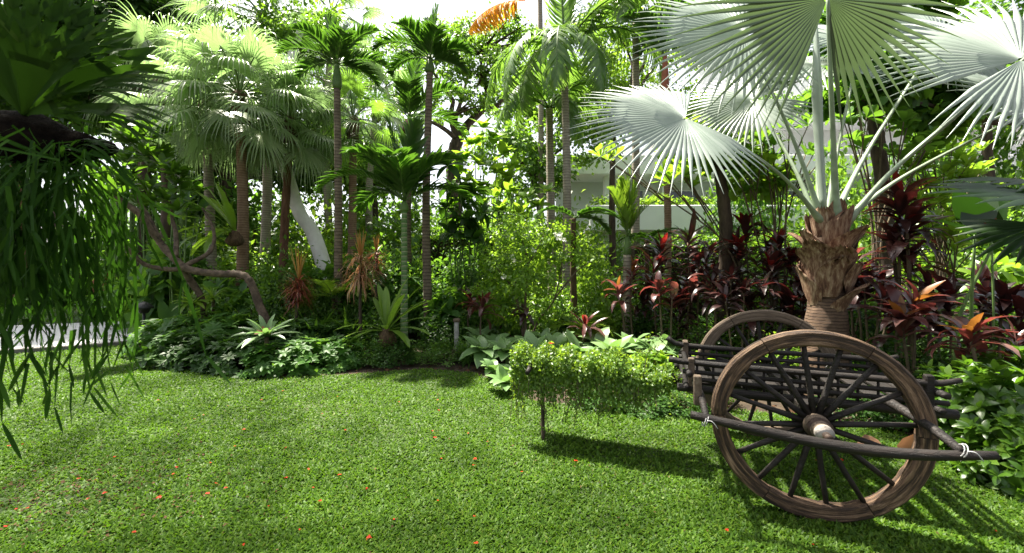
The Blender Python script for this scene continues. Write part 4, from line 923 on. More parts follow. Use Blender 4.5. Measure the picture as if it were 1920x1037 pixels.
# papaya like shrub of big soft leaves
def broad_shrub(label, px, Y, spots, L, Wd, mat, name='shrub', r=.02, n=7, tm=T_BROAD, tilt=1.1, bend=.6):
    base = GP(px, Y); t = thing(name, label, 'shrub', base); mb = MB(); ml = MB()
    for x, y, d in spots:
        e = W(x, y, Y + d); b0 = base + rng.normal(0, .12, 3) * A(1, 1, 0)
        tube(mb, spline([b0, (b0 + e) / 2 + rng.normal(0, .08, 3), e], 10), np.linspace(r, r * .5, 10), 6)
        whorl(ml, e, A(rng.normal(0, .25), -.25 + rng.normal(0, .2), 1), n, L, Wd, tilt, bend, tm, tj=.3)
    mb.build('stem', 'greenstem', t); ml.build('foliage', mat, t)
broad_shrub('sunlit shrub with big soft bright leaves left of the coconut trunks', 915, 10.5, [(905, 240, 0), (890, 270, .1), (925, 260, .2), (945, 290, .1), (870, 300, 0), (900, 310, -.2), (930, 325, -.2), (880, 340, -.2), (955, 340, 0), (910, 365, -.3), (860, 320, .2), (935, 355, .1), (895, 350, -.4), (965, 315, .2)], .40, .13, 'light', 'big_leaf_shrub', n=11)
broad_shrub('mound of bright shrub leaves under the big leaved shrub', 960, 9.6, [(930, 370, 0), (960, 360, 0), (990, 370, .1), (1010, 385, .1), (940, 395, -.2), (975, 400, -.2), (905, 385, .1), (1025, 360, .3), (880, 365, .2), (850, 385, .2)], .32, .10, 'light', 'shrub', n=10)
broad_shrub('dark shrub with large drooping leaves right of the tall feather palm', 870, 9.0, [(840, 310, 0), (860, 350, 0), (885, 360, .1), (835, 390, -.1), (875, 410, -.2), (905, 400, .1), (850, 440, -.2), (890, 450, -.2), (845, 350, .2), (865, 380, .3), (880, 430, 0)], .50, .10, 'dark', 'big_leaf_shrub', tilt=1.3, bend=1.1, n=10)
broad_shrub('light green large leaved shrub behind the bird nest fern', 350, 9.4, [(335, 320, 0), (355, 345, 0), (325, 365, .1), (375, 360, .2), (350, 390, -.2), (380, 395, 0), (325, 395, 0)], .42, .09, 'mid', 'big_leaf_shrub')
broad_shrub('heliconia with wide dark paddle leaves at the edge of the shade', 1835, 4.6, [(1828, 440, 0), (1865, 455, .1)], .85, .17, 'deep', 'heliconia_plant', .025, 2, T_BROAD, .18, .25)

# ------------------------------------------------------------------ small leaved mounds and shrubs
def proto(kind):
    """unit shrub: about 1 m across and 1 m tall, stands on z = 0"""
    mb = MB()
    if kind == 'schefflera':
        n = 130; q = rdir(n, -.05); P = q * A(.52, .52, .72) * rng.uniform(.6, 1.05, (n, 1)); P[:, 2] = np.abs(P[:, 2]) + .06
        for p, d in zip(P, q): whorl(mb, p, nrm(d + A(0, 0, .5) + rng.normal(0, .25, 3)), 8, .15, .028, 1.25, .5, T_LEAF, seq=False)
        return mb, 'dark'
    if kind == 'boxleaf':
        clumps(mb, (0, 0, .12), (.5, .5, .78), 2600, .055, .018, 40, .2, .6, .4, T_SMALL, -.1); return mb, 'fine'
    if kind == 'darkfine':
        clumps(mb, (0, 0, .12), (.5, .5, .8), 2200, .07, .022, 34, .2, .6, .5, T_SMALL, -.1); return mb, 'dark'
    if kind == 'glossy':
        n = 170; q = rdir(n, -.1); P = q * A(.5, .5, .75) * rng.uniform(.6, 1.03, (n, 1)); P[:, 2] = np.abs(P[:, 2]) + .05
        for p, d in zip(P, q): whorl(mb, p, nrm(d + A(0, 0, .35) + rng.normal(0, .2, 3)), 7, .15, .036, 1.1, .6, T_LEAF)
        return mb, 'glossy'
    if kind == 'grassy':
        n = 240; a = rng.uniform(0, 6.28, n); ti = rng.uniform(.1, 1.1, n)
        D = np.stack([np.cos(a) * np.sin(ti), np.sin(a) * np.sin(ti), np.cos(ti)], -1)
        U = np.stack([-np.cos(a) * np.cos(ti), -np.sin(a) * np.cos(ti), np.sin(ti)], -1)
        leafs(mb, rng.normal(0, .08, (n, 3)) * A(1, 1, 0), D, U, rng.uniform(.5, 1.1, n), rng.uniform(.012, .022, n), rng.uniform(.3, 1.5, n), T_STRAP, .3); return mb, 'mid'
    if kind == 'broad':
        n = 75; q = rdir(n, 0); P = q * A(.45, .45, .7) * rng.uniform(.4, 1.0, (n, 1)); P[:, 2] = np.abs(P[:, 2]) + .06
        for p, d in zip(P, q): whorl(mb, p, nrm(d + A(0, 0, .6) + rng.normal(0, .2, 3)), 5, .24, .07, 1.15, .7, T_LEAF)
        return mb, 'mid'
    if kind == 'lightbroad':
        n = 75; q = rdir(n, 0); P = q * A(.45, .45, .7) * rng.uniform(.4, 1.0, (n, 1)); P[:, 2] = np.abs(P[:, 2]) + .06
        for p, d in zip(P, q): whorl(mb, p, nrm(d + A(0, 0, .6) + rng.normal(0, .2, 3)), 6, .22, .055, 1.15, .7, T_LEAF)
        return mb, 'light'
    if kind == 'lightfine':
        clumps(mb, (0, 0, .12), (.5, .5, .8), 2300, .07, .024, 36, .2, .6, .4, T_SMALL, -.1); return mb, 'light'
PROTO = {}
def shrub(kind, label, px, Y, w, h, name='shrub', cat='shrub', group=None, dx=0.0, matname=None):
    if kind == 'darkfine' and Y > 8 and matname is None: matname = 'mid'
    key = (kind, matname)
    if key not in PROTO:
        mb, m = proto(kind); r = bpy.data.objects.new(name, None)
        ms = MB()
        for k in range(9):
            e = rdir(1, .3)[0] * A(.4, .4, .65); tube(ms, spline([A(0, 0, 0) + rng.normal(0, .03, 3) * A(1, 1, 0), e * .5 + rng.normal(0, .04, 3), e], 7), np.linspace(.014, .005, 7), 5)
        f = mb.build('foliage', matname or m, origin=(0, 0, 0)); s = ms.build('stem', 'stem', origin=(0, 0, 0))
        PROTO[key] = (f, s); fresh = True
    else: fresh = False
    p = GP(px, Y) + A(dx, 0, 0)
    t = thing(name, label, cat, p, group, rng.uniform(0, 6.28)); t.scale = (w, w, h)
    f, s = PROTO[key]
    for o in (f, s):
        c = o if fresh else o.copy()
        if not fresh: COL.objects.link(c)
        c.parent = t
    return t

G_S = 'dark schefflera mounds along the bed edge'
for px, Y, w, h, lab in [
    (300, 7.5, .95, .80, 'dark leafy mound at the tip of the bed, next to the path lamp'), (345, 6.75, 1.0, .72, 'dark leafy mound on the lawn edge below the crooked frangipani limb'), (400, 6.55, .95, .68, 'low dark mound on the lawn edge left of the bromeliad'),
    (455, 6.35, .9, .62, 'very dark mound on the lawn edge just below the bromeliad'), (520, 6.2, .9, .58, 'shady mound on the lawn edge right below the bromeliad'), (580, 6.3, .9, .62, 'glossy mound on the lawn edge below the red spiky dracaena'), (640, 6.5, .8, .6, 'sunlit glossy mound on the lawn edge left of the ground bird nest fern'),
    (370, 7.5, 1.1, 1.0, 'tall dark mound right under the frangipani limb'), (430, 7.3, 1.1, .95, 'tall mound behind the bromeliad touching the frangipani limb'), (560, 7.2, 1.0, .85, 'mound behind the lawn edge at the foot of the red spiky dracaena'), (625, 7.3, 1.0, .8, 'dark mound at the foot of the pink spiky dracaena'), (500, 7.0, 1.0, .75, 'mound at the foot of the frangipani stem')]:
    shrub('schefflera', lab, px, Y, w, h, 'schefflera', 'shrub', G_S, matname='mid' if any(k in lab for k in ('sunlit', 'tall', 'tip', 'glossy', 'right')) else None)  # picked mounds get a lighter leaf colour standing in for sunlight
for px, Y, w, h, k, lab in [
    (690, 6.7, .75, .50, 'boxleaf', 'small leaved low shrub in front of the ground bird nest fern'), (740, 6.6, .7, .42, 'darkfine', 'dark low shrub under the broad fronds of the ground bird nest fern'), (795, 6.75, .6, .38, 'boxleaf', 'low shrub at the lawn edge in front of the tall dark trunk'), (845, 6.7, .75, .48, 'boxleaf', 'rounded grey green low shrub left of the pale broad leaved plants'),
    (885, 6.9, .7, .45, 'grassy', 'tuft of narrow leaves beside the pale broad leaved plants'), (705, 7.6, .9, .75, 'darkfine', 'dark shrub behind the ground bird nest fern'), (830, 7.6, .9, .65, 'darkfine', 'dark shrub behind the small stone post'),
    (1215, 5.7, .8, .55, 'lightbroad', 'bright light green shrub behind the hanging creeper'), (1290, 5.4, .8, .58, 'lightbroad', 'bright shrub left of the far cart wheel'), (1370, 5.3, .7, .50, 'lightbroad', 'bright shrub seen through the far cart wheel'), (1330, 4.7, .55, .36, 'lightfine', 'small leafy plant in front of the far cart wheel'),
    (1460, 5.6, .8, .62, 'lightfine', 'low shrub between the far cart wheel and the silver palm trunk'),
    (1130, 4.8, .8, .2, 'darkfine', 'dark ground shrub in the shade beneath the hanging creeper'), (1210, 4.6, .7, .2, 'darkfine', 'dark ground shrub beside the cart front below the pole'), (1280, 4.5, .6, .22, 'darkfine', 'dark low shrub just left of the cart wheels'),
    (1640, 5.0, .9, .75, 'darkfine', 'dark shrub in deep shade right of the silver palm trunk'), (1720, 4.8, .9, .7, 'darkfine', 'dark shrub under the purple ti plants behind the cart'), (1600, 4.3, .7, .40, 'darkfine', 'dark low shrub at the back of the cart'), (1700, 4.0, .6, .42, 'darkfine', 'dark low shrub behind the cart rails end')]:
    shrub(k, lab, px, Y, w, h)
G_R = 'glossy green shrubs beside the cart'
for px, Y, w, h, lab in [(1850, 3.35, .80, .92, 'glossy leafy green shrub crossed by the outrigger pole end'), (1960, 3.25, .9, 1.0, 'tall glossy green shrub cut off by the picture edge'), (1910, 2.95, .62, .62, 'low glossy shrub spilling over the soil edge near the picture corner'), (1800, 3.8, .75, .85, 'glossy green shrub behind the cart rail ends'), (1900, 3.9, .9, .98, 'glossy shrub right below the orange hearted ti plant'), (2010, 2.8, .7, .6, 'low glossy shrub at the far corner of the soil edge')]:
    shrub('glossy', lab, px, Y, w, h, 'glossy_shrub', 'shrub', G_R)

# middle and back shrubbery
for k, px, Y, w, h, lab in [
    ('broad', 470, 8.3, 1.5, 1.5, 'leafy shrub behind the fern carrying palm trunk'), ('boxleaf', 540, 8.4, 1.5, 1.7, 'ferny green shrub behind the red spiky dracaena'), ('boxleaf', 610, 8.9, 1.7, 1.9, 'small leaved shrub between the two spiky dracaenas'), ('grassy', 590, 7.6, 1.2, .95, 'clump of long arching leaves between the two spiky dracaenas'),
    ('grassy', 660, 7.7, 1.1, .9, 'clump of dark arching leaves behind the ground bird nest fern'), ('darkfine', 700, 9.5, 1.8, 2.2, 'tall dark shrub behind the pink spiky dracaena'), ('broad', 740, 9.9, 1.8, 2.3, 'broad leaved shrub behind the young palm stem'),
    ('darkfine', 835, 9.2, 1.7, 1.9, 'deep dark shrub right behind the tall dark trunk'), ('boxleaf', 885, 8.5, 1.4, 1.25, 'green shrub behind the red ti plants by the stone post'), ('darkfine', 900, 9.8, 1.8, 2.2, 'dark tall shrub left of the white flowered shrub'),
    ('lightfine', 1020, 8.6, 1.6, 1.4, 'light shrub at the feet of the coconut palms'), ('boxleaf', 1100, 8.8, 1.7, 1.9, 'small leaved shrub right of the coconut trunks'), ('lightfine', 1150, 8.4, 1.2, 1.1, 'light shrub behind the areca palm stem'), ('darkfine', 1080, 7.6, 1.0, .75, 'dark low shrub behind the pale striped ti plant'),
    ('darkfine', 1230, 7.8, 1.4, 1.0, 'dark shrub at the feet of the crimson ti plants'), ('boxleaf', 1300, 7.0, 1.3, .9, 'tiny leaved green shrub below the maroon ti plants'), ('boxleaf', 1420, 6.8, 1.2, 1.15, 'tiny leaved green shrub behind the far cart wheel'), ('boxleaf', 1480, 7.3, 1.3, 1.2, 'small leaved shrub left of the silver palm trunk'),
    ('darkfine', 1600, 6.4, 1.3, 1.2, 'dark shrub right behind the silver palm trunk'), ('boxleaf', 1800, 6.4, 1.4, 1.25, 'green shrub behind the purple ti plants'), ('darkfine', 1890, 5.6, 1.4, 1.3, 'dark shrub under the heliconia'), ('darkfine', 1720, 6.6, 1.2, 1.05, 'dark shrub below the tall crimson ti plant'),
    ('lightbroad', 700, 12.5, 2.2, 2.9, 'sunlit shrub glimpsed behind the young palm'), ('lightfine', 590, 12.3, 2.4, 2.6, 'sunlit light shrub behind the white leaning trunk'), ('lightfine', 800, 12.5, 2.2, 2.7, 'sunlit shrub behind the paired palm trunks'), ('lightfine', 1070, 12.6, 2.4, 2.6, 'light shrub under the coconut fronds by the terrace'),
    ('lightfine', 410, 12.0, 2.6, 2.9, 'light shrub behind the fan palm trunks'), ('broad', 300, 11.0, 2.2, 2.4, 'broad leaved shrub behind the frangipani limb'), ('boxleaf', 500, 12.2, 2.4, 2.4, 'small leaved shrub between the fan palm trunks'),
    ('lightfine', 1420, 12.5, 2.3, 2.6, 'light shrub in front of the terrace left of the silver palm'), ('lightbroad', 1560, 11.0, 2.2, 2.5, 'bright shrub behind the silver palm leaf stalks'), ('lightfine', 1660, 12.0, 2.3, 2.7, 'light shrub before the terrace behind the dark leaning trunk'), ('lightbroad', 1880, 9.5, 2.2, 2.4, 'bright leafy shrub behind the heliconia'),
    ('darkfine', 150, 18.0, 3.0, 2.4, 'dark hedge bush past the path behind the hanging straps'), ('broad', 230, 12.5, 2.0, 1.35, 'rounded green bush across the path by the lamp'), ('darkfine', 60, 24.0, 4.0, 3.6, 'dark bush far across the second lawn'), ('darkfine', -120, 20.0, 4.0, 4.0, 'dark bush at the outer end of the path'), ('lightfine', 265, 11.6, 1.0, .95, 'pale variegated bush behind the path lamp'), ('lightbroad', 320, 10.4, 1.2, 1.1, 'yellow green bush right of the path lamp'),
    ('darkfine', 190, 18.5, 4.0, 4.2, 'tall dark bush closing the view past the path'), ('darkfine', 330, 15.5, 3.2, 3.6, 'tall dark bush behind the frangipani limb'), ('broad', 105, 16.5, 2.0, 1.7, 'leafy bush beside the terracotta urn')]:
    shrub(k, lab, px, Y, w, h)

for k, px, Y, w, h, m, lab in [
    ('lightfine', 370, 14.0, 3.2, 4.4, 'fine', 'tall soft green shrub behind the slim fan palm trunk'), ('darkfine', 470, 14.5, 3.4, 4.6, None, 'tall dark shrub behind the fern carrying palm trunk'), ('lightfine', 575, 14.0, 3.0, 3.6, None, 'tall yellow green shrub behind the white leaning trunk'),
    ('lightfine', 660, 14.5, 3.0, 4.4, None, 'tall yellow green shrub between the slim ringed trunk and young palm'), ('lightfine', 745, 15.0, 3.2, 4.2, 'fine', 'tall soft green shrub behind the young palm crown'), ('broad', 830, 13.5, 3.0, 4.0, None, 'tall broad leaved shrub right of the tall dark trunk'),
    ('lightbroad', 900, 13.0, 2.8, 4.2, None, 'tall bright shrub behind the big soft leaves'), ('lightfine', 985, 14.0, 3.0, 4.3, 'fine', 'tall soft shrub left of the pale coconut trunk'), ('lightfine', 1060, 15.0, 3.0, 3.9, None, 'tall bright shrub behind the slender coconut trunk'),
    ('darkfine', 700, 18.5, 4.5, 5.6, 'mid', 'far green tree mass filling the gap behind the young palm'), ('darkfine', 560, 18.5, 4.5, 5.4, 'mid', 'far green tree mass behind the white leaning trunk'), ('darkfine', 950, 19.0, 4.5, 5.2, 'mid', 'far green tree mass left of the terrace building'), ('darkfine', 420, 18.0, 4.5, 6.0, None, 'far dark tree mass behind the fan palms'),
    ('lightfine', 1135, 16.5, 2.2, 3.4, 'fine', 'soft shrub at the corner of the white terrace'), ('darkfine', 810, 19.5, 4.5, 4.6, None, 'far dark shrub mass at the foot of the rain tree'), ('darkfine', 290, 17.5, 4.5, 6.5, None, 'far dark tree mass behind the frangipani leaves'),
    ('lightbroad', 330, 9.9, 1.9, 2.9, 'mid', 'shrub of broad leaves beneath the frangipani branch tips'), ('boxleaf', 430, 9.6, 1.7, 2.0, None, 'small leaved shrub between the frangipani limb and the palm trunk')]:
    shrub(k, lab, px, Y, w, h, matname=m)

for k, px, Y, w, h, m, lab in [
    ('lightfine', 1500, 13.5, 2.6, 3.6, 'fine', 'tall light shrub before the terrace behind the silver palm stalks'), ('lightbroad', 1690, 13.0, 2.8, 4.3, None, 'tall bright shrub against the terrace wall behind the leaning trunk'), ('lightfine', 1790, 13.5, 3.0, 4.6, None, 'tall bright shrub under the upper terrace'), ('lightfine', 1900, 12.5, 2.8, 4.4, 'fine', 'tall soft shrub behind the heliconia by the terrace'),
    ('lightfine', 1590, 15.0, 3.2, 6.0, 'fine', 'very tall soft shrub rising before the upper terrace'), ('lightfine', 1330, 15.5, 2.0, 3.3, 'fine', 'soft shrub standing on the terrace edge behind the thick dark trunk'), ('lightfine', 1410, 16.0, 3.2, 6.6, 'mid', 'tall dense shrub in front of the upper terrace columns'), ('lightfine', 1740, 16.0, 3.6, 7.4, 'mid', 'tall dense tree like shrub hiding the upper terrace'), ('lightfine', 1860, 16.0, 3.6, 7.8, 'fine', 'tall pale tree like shrub hiding the upper terrace end')]:
    shrub(k, lab, px, Y, w, h, matname=m)

for k, px, Y, w, h, m, lab in [
    ('boxleaf', 480, 8.0, 1.2, 1.5, None, 'small leaved shrub right of the fern carrying palm trunk'), ('lightfine', 525, 8.9, 1.5, 2.1, 'fine', 'soft green shrub left of the red spiky dracaena top'), ('lightbroad', 640, 9.3, 1.5, 2.2, 'mid', 'leafy shrub behind the slim ringed trunk'), ('boxleaf', 690, 8.5, 1.3, 1.7, None, 'shrub with tiny leaves right behind the pink spiky dracaena'),
    ('lightfine', 730, 8.8, 1.4, 2.0, 'mid', 'green shrub left of the young palm ringed stem'), ('lightfine', 785, 9.0, 1.2, 1.8, 'fine', 'soft shrub between the young palm stem and the tall dark trunk'), ('lightbroad', 845, 8.3, 1.2, 1.5, 'mid', 'leafy shrub right of the tall dark trunk above the stone post'), ('boxleaf', 930, 8.6, 1.4, 1.9, None, 'tiny leaved shrub left of the white flowered shrub'),
    ('lightfine', 1120, 8.1, 1.2, 1.6, None, 'bright shrub between the white flowered shrub and the areca palm'), ('lightfine', 1200, 9.0, 1.4, 1.8, 'fine', 'soft shrub behind the areca palm fronds'), ('boxleaf', 1060, 7.9, 1.1, 1.2, None, 'tiny leaved shrub below the cycad'), ('lightbroad', 440, 8.9, 1.4, 1.8, 'mid', 'leafy shrub at the foot of the fern carrying palm'),
    ('boxleaf', 580, 8.1, 1.1, 1.35, None, 'shrub right of the red spiky dracaena'), ('lightfine', 1460, 8.0, 1.4, 1.9, 'fine', 'soft shrub behind the red and green ti plant'), ('lightfine', 1570, 7.6, 1.2, 1.7, 'fine', 'soft shrub tucked behind the silver palm trunk'), ('lightfine', 1660, 7.2, 1.2, 1.5, None, 'bright shrub right of the silver palm leaf bases')]:
    shrub(k, lab, px, Y, w, h, matname=m)

def hedge(label, p0, p1, h, d):
    p0, p1 = np.asarray(p0), np.asarray(p1); t = thing('hedge', label, 'hedge', (p0 + p1) / 2); mb = MB(); n = 7000
    u = rng.uniform(0, 1, n); ax = p1 - p0; L = np.linalg.norm(ax); ax = ax / L; sd = A(-ax[1], ax[0], 0)
    s = rng.integers(0, 3, n); a = rng.uniform(-1, 1, n); z = rng.uniform(0, 1, n)
    y = np.where(s == 0, a, np.where(s == 1, -1, 1)) * d / 2; zz = np.where(s == 0, 1, z) * h
    P = p0 + ax * (u * L)[:, None] + sd * y[:, None] + A(0, 0, 1) * zz[:, None] + rng.normal(0, .03, (n, 3))
    o = sd * np.where(s == 0, 0, np.where(s == 1, -1, 1))[:, None] + A(0, 0, 1) * np.where(s == 0, 1, .2)[:, None]
    leafs(mb, P, o + rng.normal(0, .5, (n, 3)), o + rng.normal(0, .5, (n, 3)), .08, .028, .4)
    mb.build('foliage', 'fine', t)
    ms = MB(); box(ms, (p0 + p1) / 2 + A(0, 0, h * .46), (L * .98, d * .8, h * .9), np.stack([ax, sd, A(0, 0, 1)], 1)); ms.build('stem', 'soil', t, smooth=False)  # dark soil coloured block standing in for the hedge's shaded inside
hedge('clipped green hedge in front of the white terrace wall', GP(1180, 10.3), GP(1480, 10.3), 2.3, .8)
hedge('clipped hedge in shade behind the tall dark trunk', GP(790, 10.9), GP(930, 10.9), 2.55, .7)

# white flowered shrub
def flower_shrub():
    base = GP(985, 7.5); t = thing('flowering_shrub', 'open shrub of small bright leaves dotted with white flowers', 'shrub', base); mb = MB(); ml = MB(); mf = MB(); q = lambda x, y, d=0: W(x, y, 7.5 + d)
    for P, r in (([base, q(975, 590), q(960, 540), q(930, 500)], .03), ([base, q(985, 560), q(990, 500), q(980, 450)], .03), ([base, q(1010, 600), q(1040, 560), q(1056, 480)], .025), ([q(960, 540), q(1000, 480), q(1020, 440)], .02), ([q(1040, 560), q(1080, 510), q(1110, 490)], .018)):
        tube(mb, spline(P, 16), np.linspace(r, r * .4, 16), 7, .03)
    for x, y, d, r, n in ((955, 445, 0, .45, 700), (985, 470, .2, .5, 800), (930, 490, 0, .4, 600), (970, 520, -.2, .45, 700), (1015, 445, .2, .4, 550), (1045, 430, .3, .35, 420), (920, 540, .1, .35, 420), (1010, 510, 0, .4, 520), (950, 580, 0, .4, 450), (1060, 470, .2, .35, 380), (1100, 460, .3, .4, 450), (1020, 580, .1, .35, 350)):
        clumps(ml, q(x, y, d), (r, r, r * .8), n, .085, .027, 14, .28, .6, .5, T_SMALL, -.9, inner=.3)
    for x, y in ((1048, 447), (1052, 440), (960, 482), (965, 490), (1042, 440), (1000, 470), (945, 520), (1058, 450)):
        whorl(mf, q(x, y, -.25), A(rng.normal(0, .3), -.8, .4), 5, .055, .022, 1.1, .3, T_OBOV, seq=False)
    mb.build('stem', 'stem', t); ml.build('foliage', 'light', t); mf.build('flower', 'white', t)
flower_shrub()

# pale broad leaved ground plants
G_P = 'pale broad leaved plants along the bed front'
POS = [(905, 6.35), (930, 6.9), (950, 6.2), (985, 6.6), (1005, 6.1), (1045, 6.5), (1080, 6.15), (1120, 6.6), (1150, 6.1), (1185, 6.5), (1225, 6.2), (925, 5.75), (960, 5.4), (900, 7.3), (1020, 7.0), (1100, 7.1), (945, 5.15), (1250, 6.7)]
for i, (px, Y) in enumerate(POS):
    p = GP(px, Y); t = thing('broadleaf_plant', 'low plant with wide pale green leaves along the bed front behind the creeper', 'plant', p, G_P)
    mb = MB(); hh = .28 if Y > 5.9 else .12
    whorl(mb, p + A(0, 0, hh), A(rng.normal(0, .15), -.15, 1), 13, .40 if Y > 5.9 else .3, .10 if Y > 5.9 else .08, 1.1, .9, T_BROAD, fold=.18, tj=.3); mb.build('foliage', 'pale', t)
    ms = MB()
    for k in range(5):
        a = rng.uniform(0, 6.28); tube(ms, spline([p, p + A(math.cos(a) * .03, math.sin(a) * .03, .1), p + A(math.cos(a) * .05, math.sin(a) * .05, hh + .04)], 5), .008, 5)
    ms.build('stem', 'greenstem', t)

# ------------------------------------------------------------------ ti plants
def ti_plant(label, px, Y, heads, L=.42, Wd=.055, mat='ti', heart='tired', n=15, r=.014, group=None, bend=1.0, tilt=1.0, nheart=3):
    base = GP(px, Y); t = thing('ti_plant', label, 'plant', base, group); ms = MB(); ml = MB(); mh = MB(); L *= 1.12; Wd *= 1.0; bend *= 1.5
    for x, y, d in heads:
        e = W(x, y, Y + d); b0 = base + A((x - px) * Y / F * .5, d * .6, 0) + rng.normal(0, .03, 3) * A(1, 1, 0)
        tube(ms, spline([b0, (b0 + e) / 2 + rng.normal(0, .03, 3), e], 10), np.linspace(r * 1.2, r, 10), 7, .03)
        ax = A(rng.normal(0, .15), -.12 + rng.normal(0, .12), 1)
        for q in range(n):
            f = q / n; whorl(ml, e - A(0, 0, f * L * .55), ax, 1, L * (.85 + .4 * rng.uniform()), Wd, tilt * (.85 + 1.1 * f), bend, T_LEAF if q % 3 else T_STRAP, tj=.25, fold=.3)
        whorl(mh, e, ax, nheart, L * .8, Wd * .8, .6, .6, T_LEAF, fold=.35)
    ms.build('stem', 'stem', t); ml.build('foliage', mat, t); mh.build('young_leaves', heart, t)
ti_plant('crimson hearted ti plant tallest at the near end of the red row', 1240, 7.4, [(1240, 470, 0), (1225, 500, -.2)], .46)
ti_plant('small bronze ti plant with yellowing lower leaves at the row start', 1190, 7.3, [(1185, 510, 0), (1160, 545, -.1)], .38, .05, 'tipink', 'tiorange')
ti_plant('maroon ti plant with strap leaves left of the thick dark trunk', 1290, 7.0, [(1290, 455, .1), (1310, 490, -.1)], .46, .05, 'ti', 'ti')
ti_plant('dark maroon ti plant with drooping leaves in front of the thick dark trunk', 1330, 6.8, [(1325, 480, 0), (1335, 530, -.2)], .48, .045, 'ti', 'ti', bend=1.4)
ti_plant('pinkish ti plant with red lower shoots under the crimson one', 1250, 6.8, [(1235, 540, 0), (1260, 560, -.1), (1295, 545, .1)], .34, .06, 'tipink')
ti_plant('brightest red topped ti plant standing right of the thick dark trunk', 1395, 7.2, [(1398, 430, 0), (1385, 465, -.1)], .42, .065, 'ti', 'tired', nheart=9)
ti_plant('red and green ti plant next to the silver palm trunk', 1465, 6.8, [(1462, 462, 0), (1480, 490, .1), (1445, 500, -.1)], .42, .06, 'ti', 'tired', nheart=6)
ti_plant('dull maroon ti plant low in front of the silver palm leaf bases', 1440, 6.4, [(1430, 540, 0), (1470, 560, .1)], .38, .055, 'ti', 'ti')
ti_plant('low ti plant under the maroon row behind the far cart wheel', 1375, 6.3, [(1360, 560, 0), (1395, 545, .1)], .36, .045, 'ti', 'ti')
ti_plant('pale striped ti plant with one upright red leaf', 1098, 6.9, [(1096, 612, 0)], .40, .042, 'tipink', 'tired', 14)
ti_plant('pink leaved ti plant beside the small stone post', 905, 7.2, [(903, 572, 0)], .38, .045, 'tipink', 'tired', 18, bend=1.3)
ti_plant('dusky ti plant behind the pink leaved one', 890, 7.9, [(885, 560, .1)], .40, .05, 'tipink', 'ti', 12, bend=1.4)
ti_plant('small dark red ti plant under the white flowered shrub', 985, 7.3, [(985, 582, 0)], .28, .05, 'ti', 'ti', 12)
ti_plant('tall black crimson ti plant towering before the dark leaning trunk', 1690, 5.6, [(1688, 375, 0), (1700, 420, -.1), (1675, 450, .1), (1705, 480, 0)], .48, .062, 'ti', 'tired', 20, .02)
ti_plant('purple ti plant in deep shade with one orange upright leaf', 1705, 4.7, [(1712, 570, 0), (1690, 600, -.1)], .40, .062, 'tipink', 'tiorange', 16, nheart=3)
ti_plant('orange hearted ti plant with pink and yellow leaves above the glossy shrub', 1820, 4.0, [(1818, 628, 0)], .36, .05, 'tipink', 'tiorange', 20, nheart=7, bend=1.1)
ti_plant('dusky purple ti plant at the edge under the heliconia', 1885, 4.9, [(1880, 560, 0), (1910, 590, -.1)], .42, .06, 'ti', 'tipink', 16)
ti_plant('dark ti plant between the silver palm trunk and the tall crimson one', 1625, 5.8, [(1620, 540, 0), (1650, 530, .1), (1600, 520, .1)], .36, .055, 'ti', 'ti', 16)
ti_plant('dark ti plant at the picture edge behind the glossy shrub', 1910, 4.3, [(1905, 640, 0)], .34, .05, 'ti', 'tipink', 14)

G_T = 'dark maroon ti plants massed behind the cart'
for px, Y, y in ((1215, 7.6, 530), (1300, 7.3, 520), (1370, 7.0, 520), (1440, 7.2, 470), (1500, 6.6, 530), (1275, 6.9, 575), (1405, 6.5, 575), (1485, 6.3, 570), (1590, 6.0, 500), (1655, 5.2, 560), (1740, 5.4, 540), (1780, 5.2, 560), (1850, 5.4, 545)):
    ti_plant('dark maroon ti plant in the dense burgundy mass behind the cart', px, Y, [(px, y, 0), (px + rng.uniform(-25, 25), y + 35, .1)], .42, .058, 'ti' if rng.uniform() < .7 else 'tipink', 'ti', 13, group=G_T)

# spiky dracaenas
def dracaena(label, px, Y, heads, mat, n=150, L=.55):
    base = GP(px, Y); t = thing('dracaena', label, 'plant', base); ms = MB(); ml = MB(); mh = MB()
    for x, y, tp in heads:
        e = W(x, y, Y); tube(ms, spline([base, (base + e) / 2 + rng.normal(0, .03, 3), e + A(0, 0, .15)], 12), np.linspace(.035, .022, 12), 8, .03)
        a = rng.uniform(0, 6.28, n); z = rng.uniform(-.25, .22, n); ti = rng.uniform(.5, 1.9, n)
        D = np.stack([np.cos(a) * np.sin(ti), np.sin(a) * np.sin(ti), np.cos(ti)], -1); U = np.stack([-np.cos(a) * np.cos(ti), -np.sin(a) * np.cos(ti), np.sin(ti)], -1)
        leafs(ml, e + A(0, 0, 1) * z[:, None], D, U, L * rng.uniform(.7, 1.1, n), .011, rng.uniform(.5, 1.9, n), T_NEEDLE, 0)
        m = 22; a = rng.uniform(0, 6.28, m); ti = rng.uniform(.02, .3, m); D = np.stack([np.cos(a) * np.sin(ti), np.sin(a) * np.sin(ti), np.cos(ti)], -1)
        leafs(mh, np.repeat((e + A(0, 0, .2))[None], m, 0), D, rdir(m), L * rng.uniform(.7, 1.15, m) * tp, .011, .1, T_NEEDLE, 0)
    ms.build('stem', 'bark', t); ml.build('foliage', mat, t); mh.build('young_leaves', 'spiketop', t)
dracaena('spiky dracaena with long pinkish drooping needle leaves and orange top', 678, 7.4, [(676, 505, .9)], 'spike', 170, .58)
dracaena('dense rusty red spiky dracaena with tall orange shoot', 560, 7.6, [(560, 545, 1.5)], 'spikered', 190, .42)
dracaena('smaller spiky dracaena behind the pinkish one', 708, 8.2, [(706, 490, 1.0)], 'spikered', 90, .35)

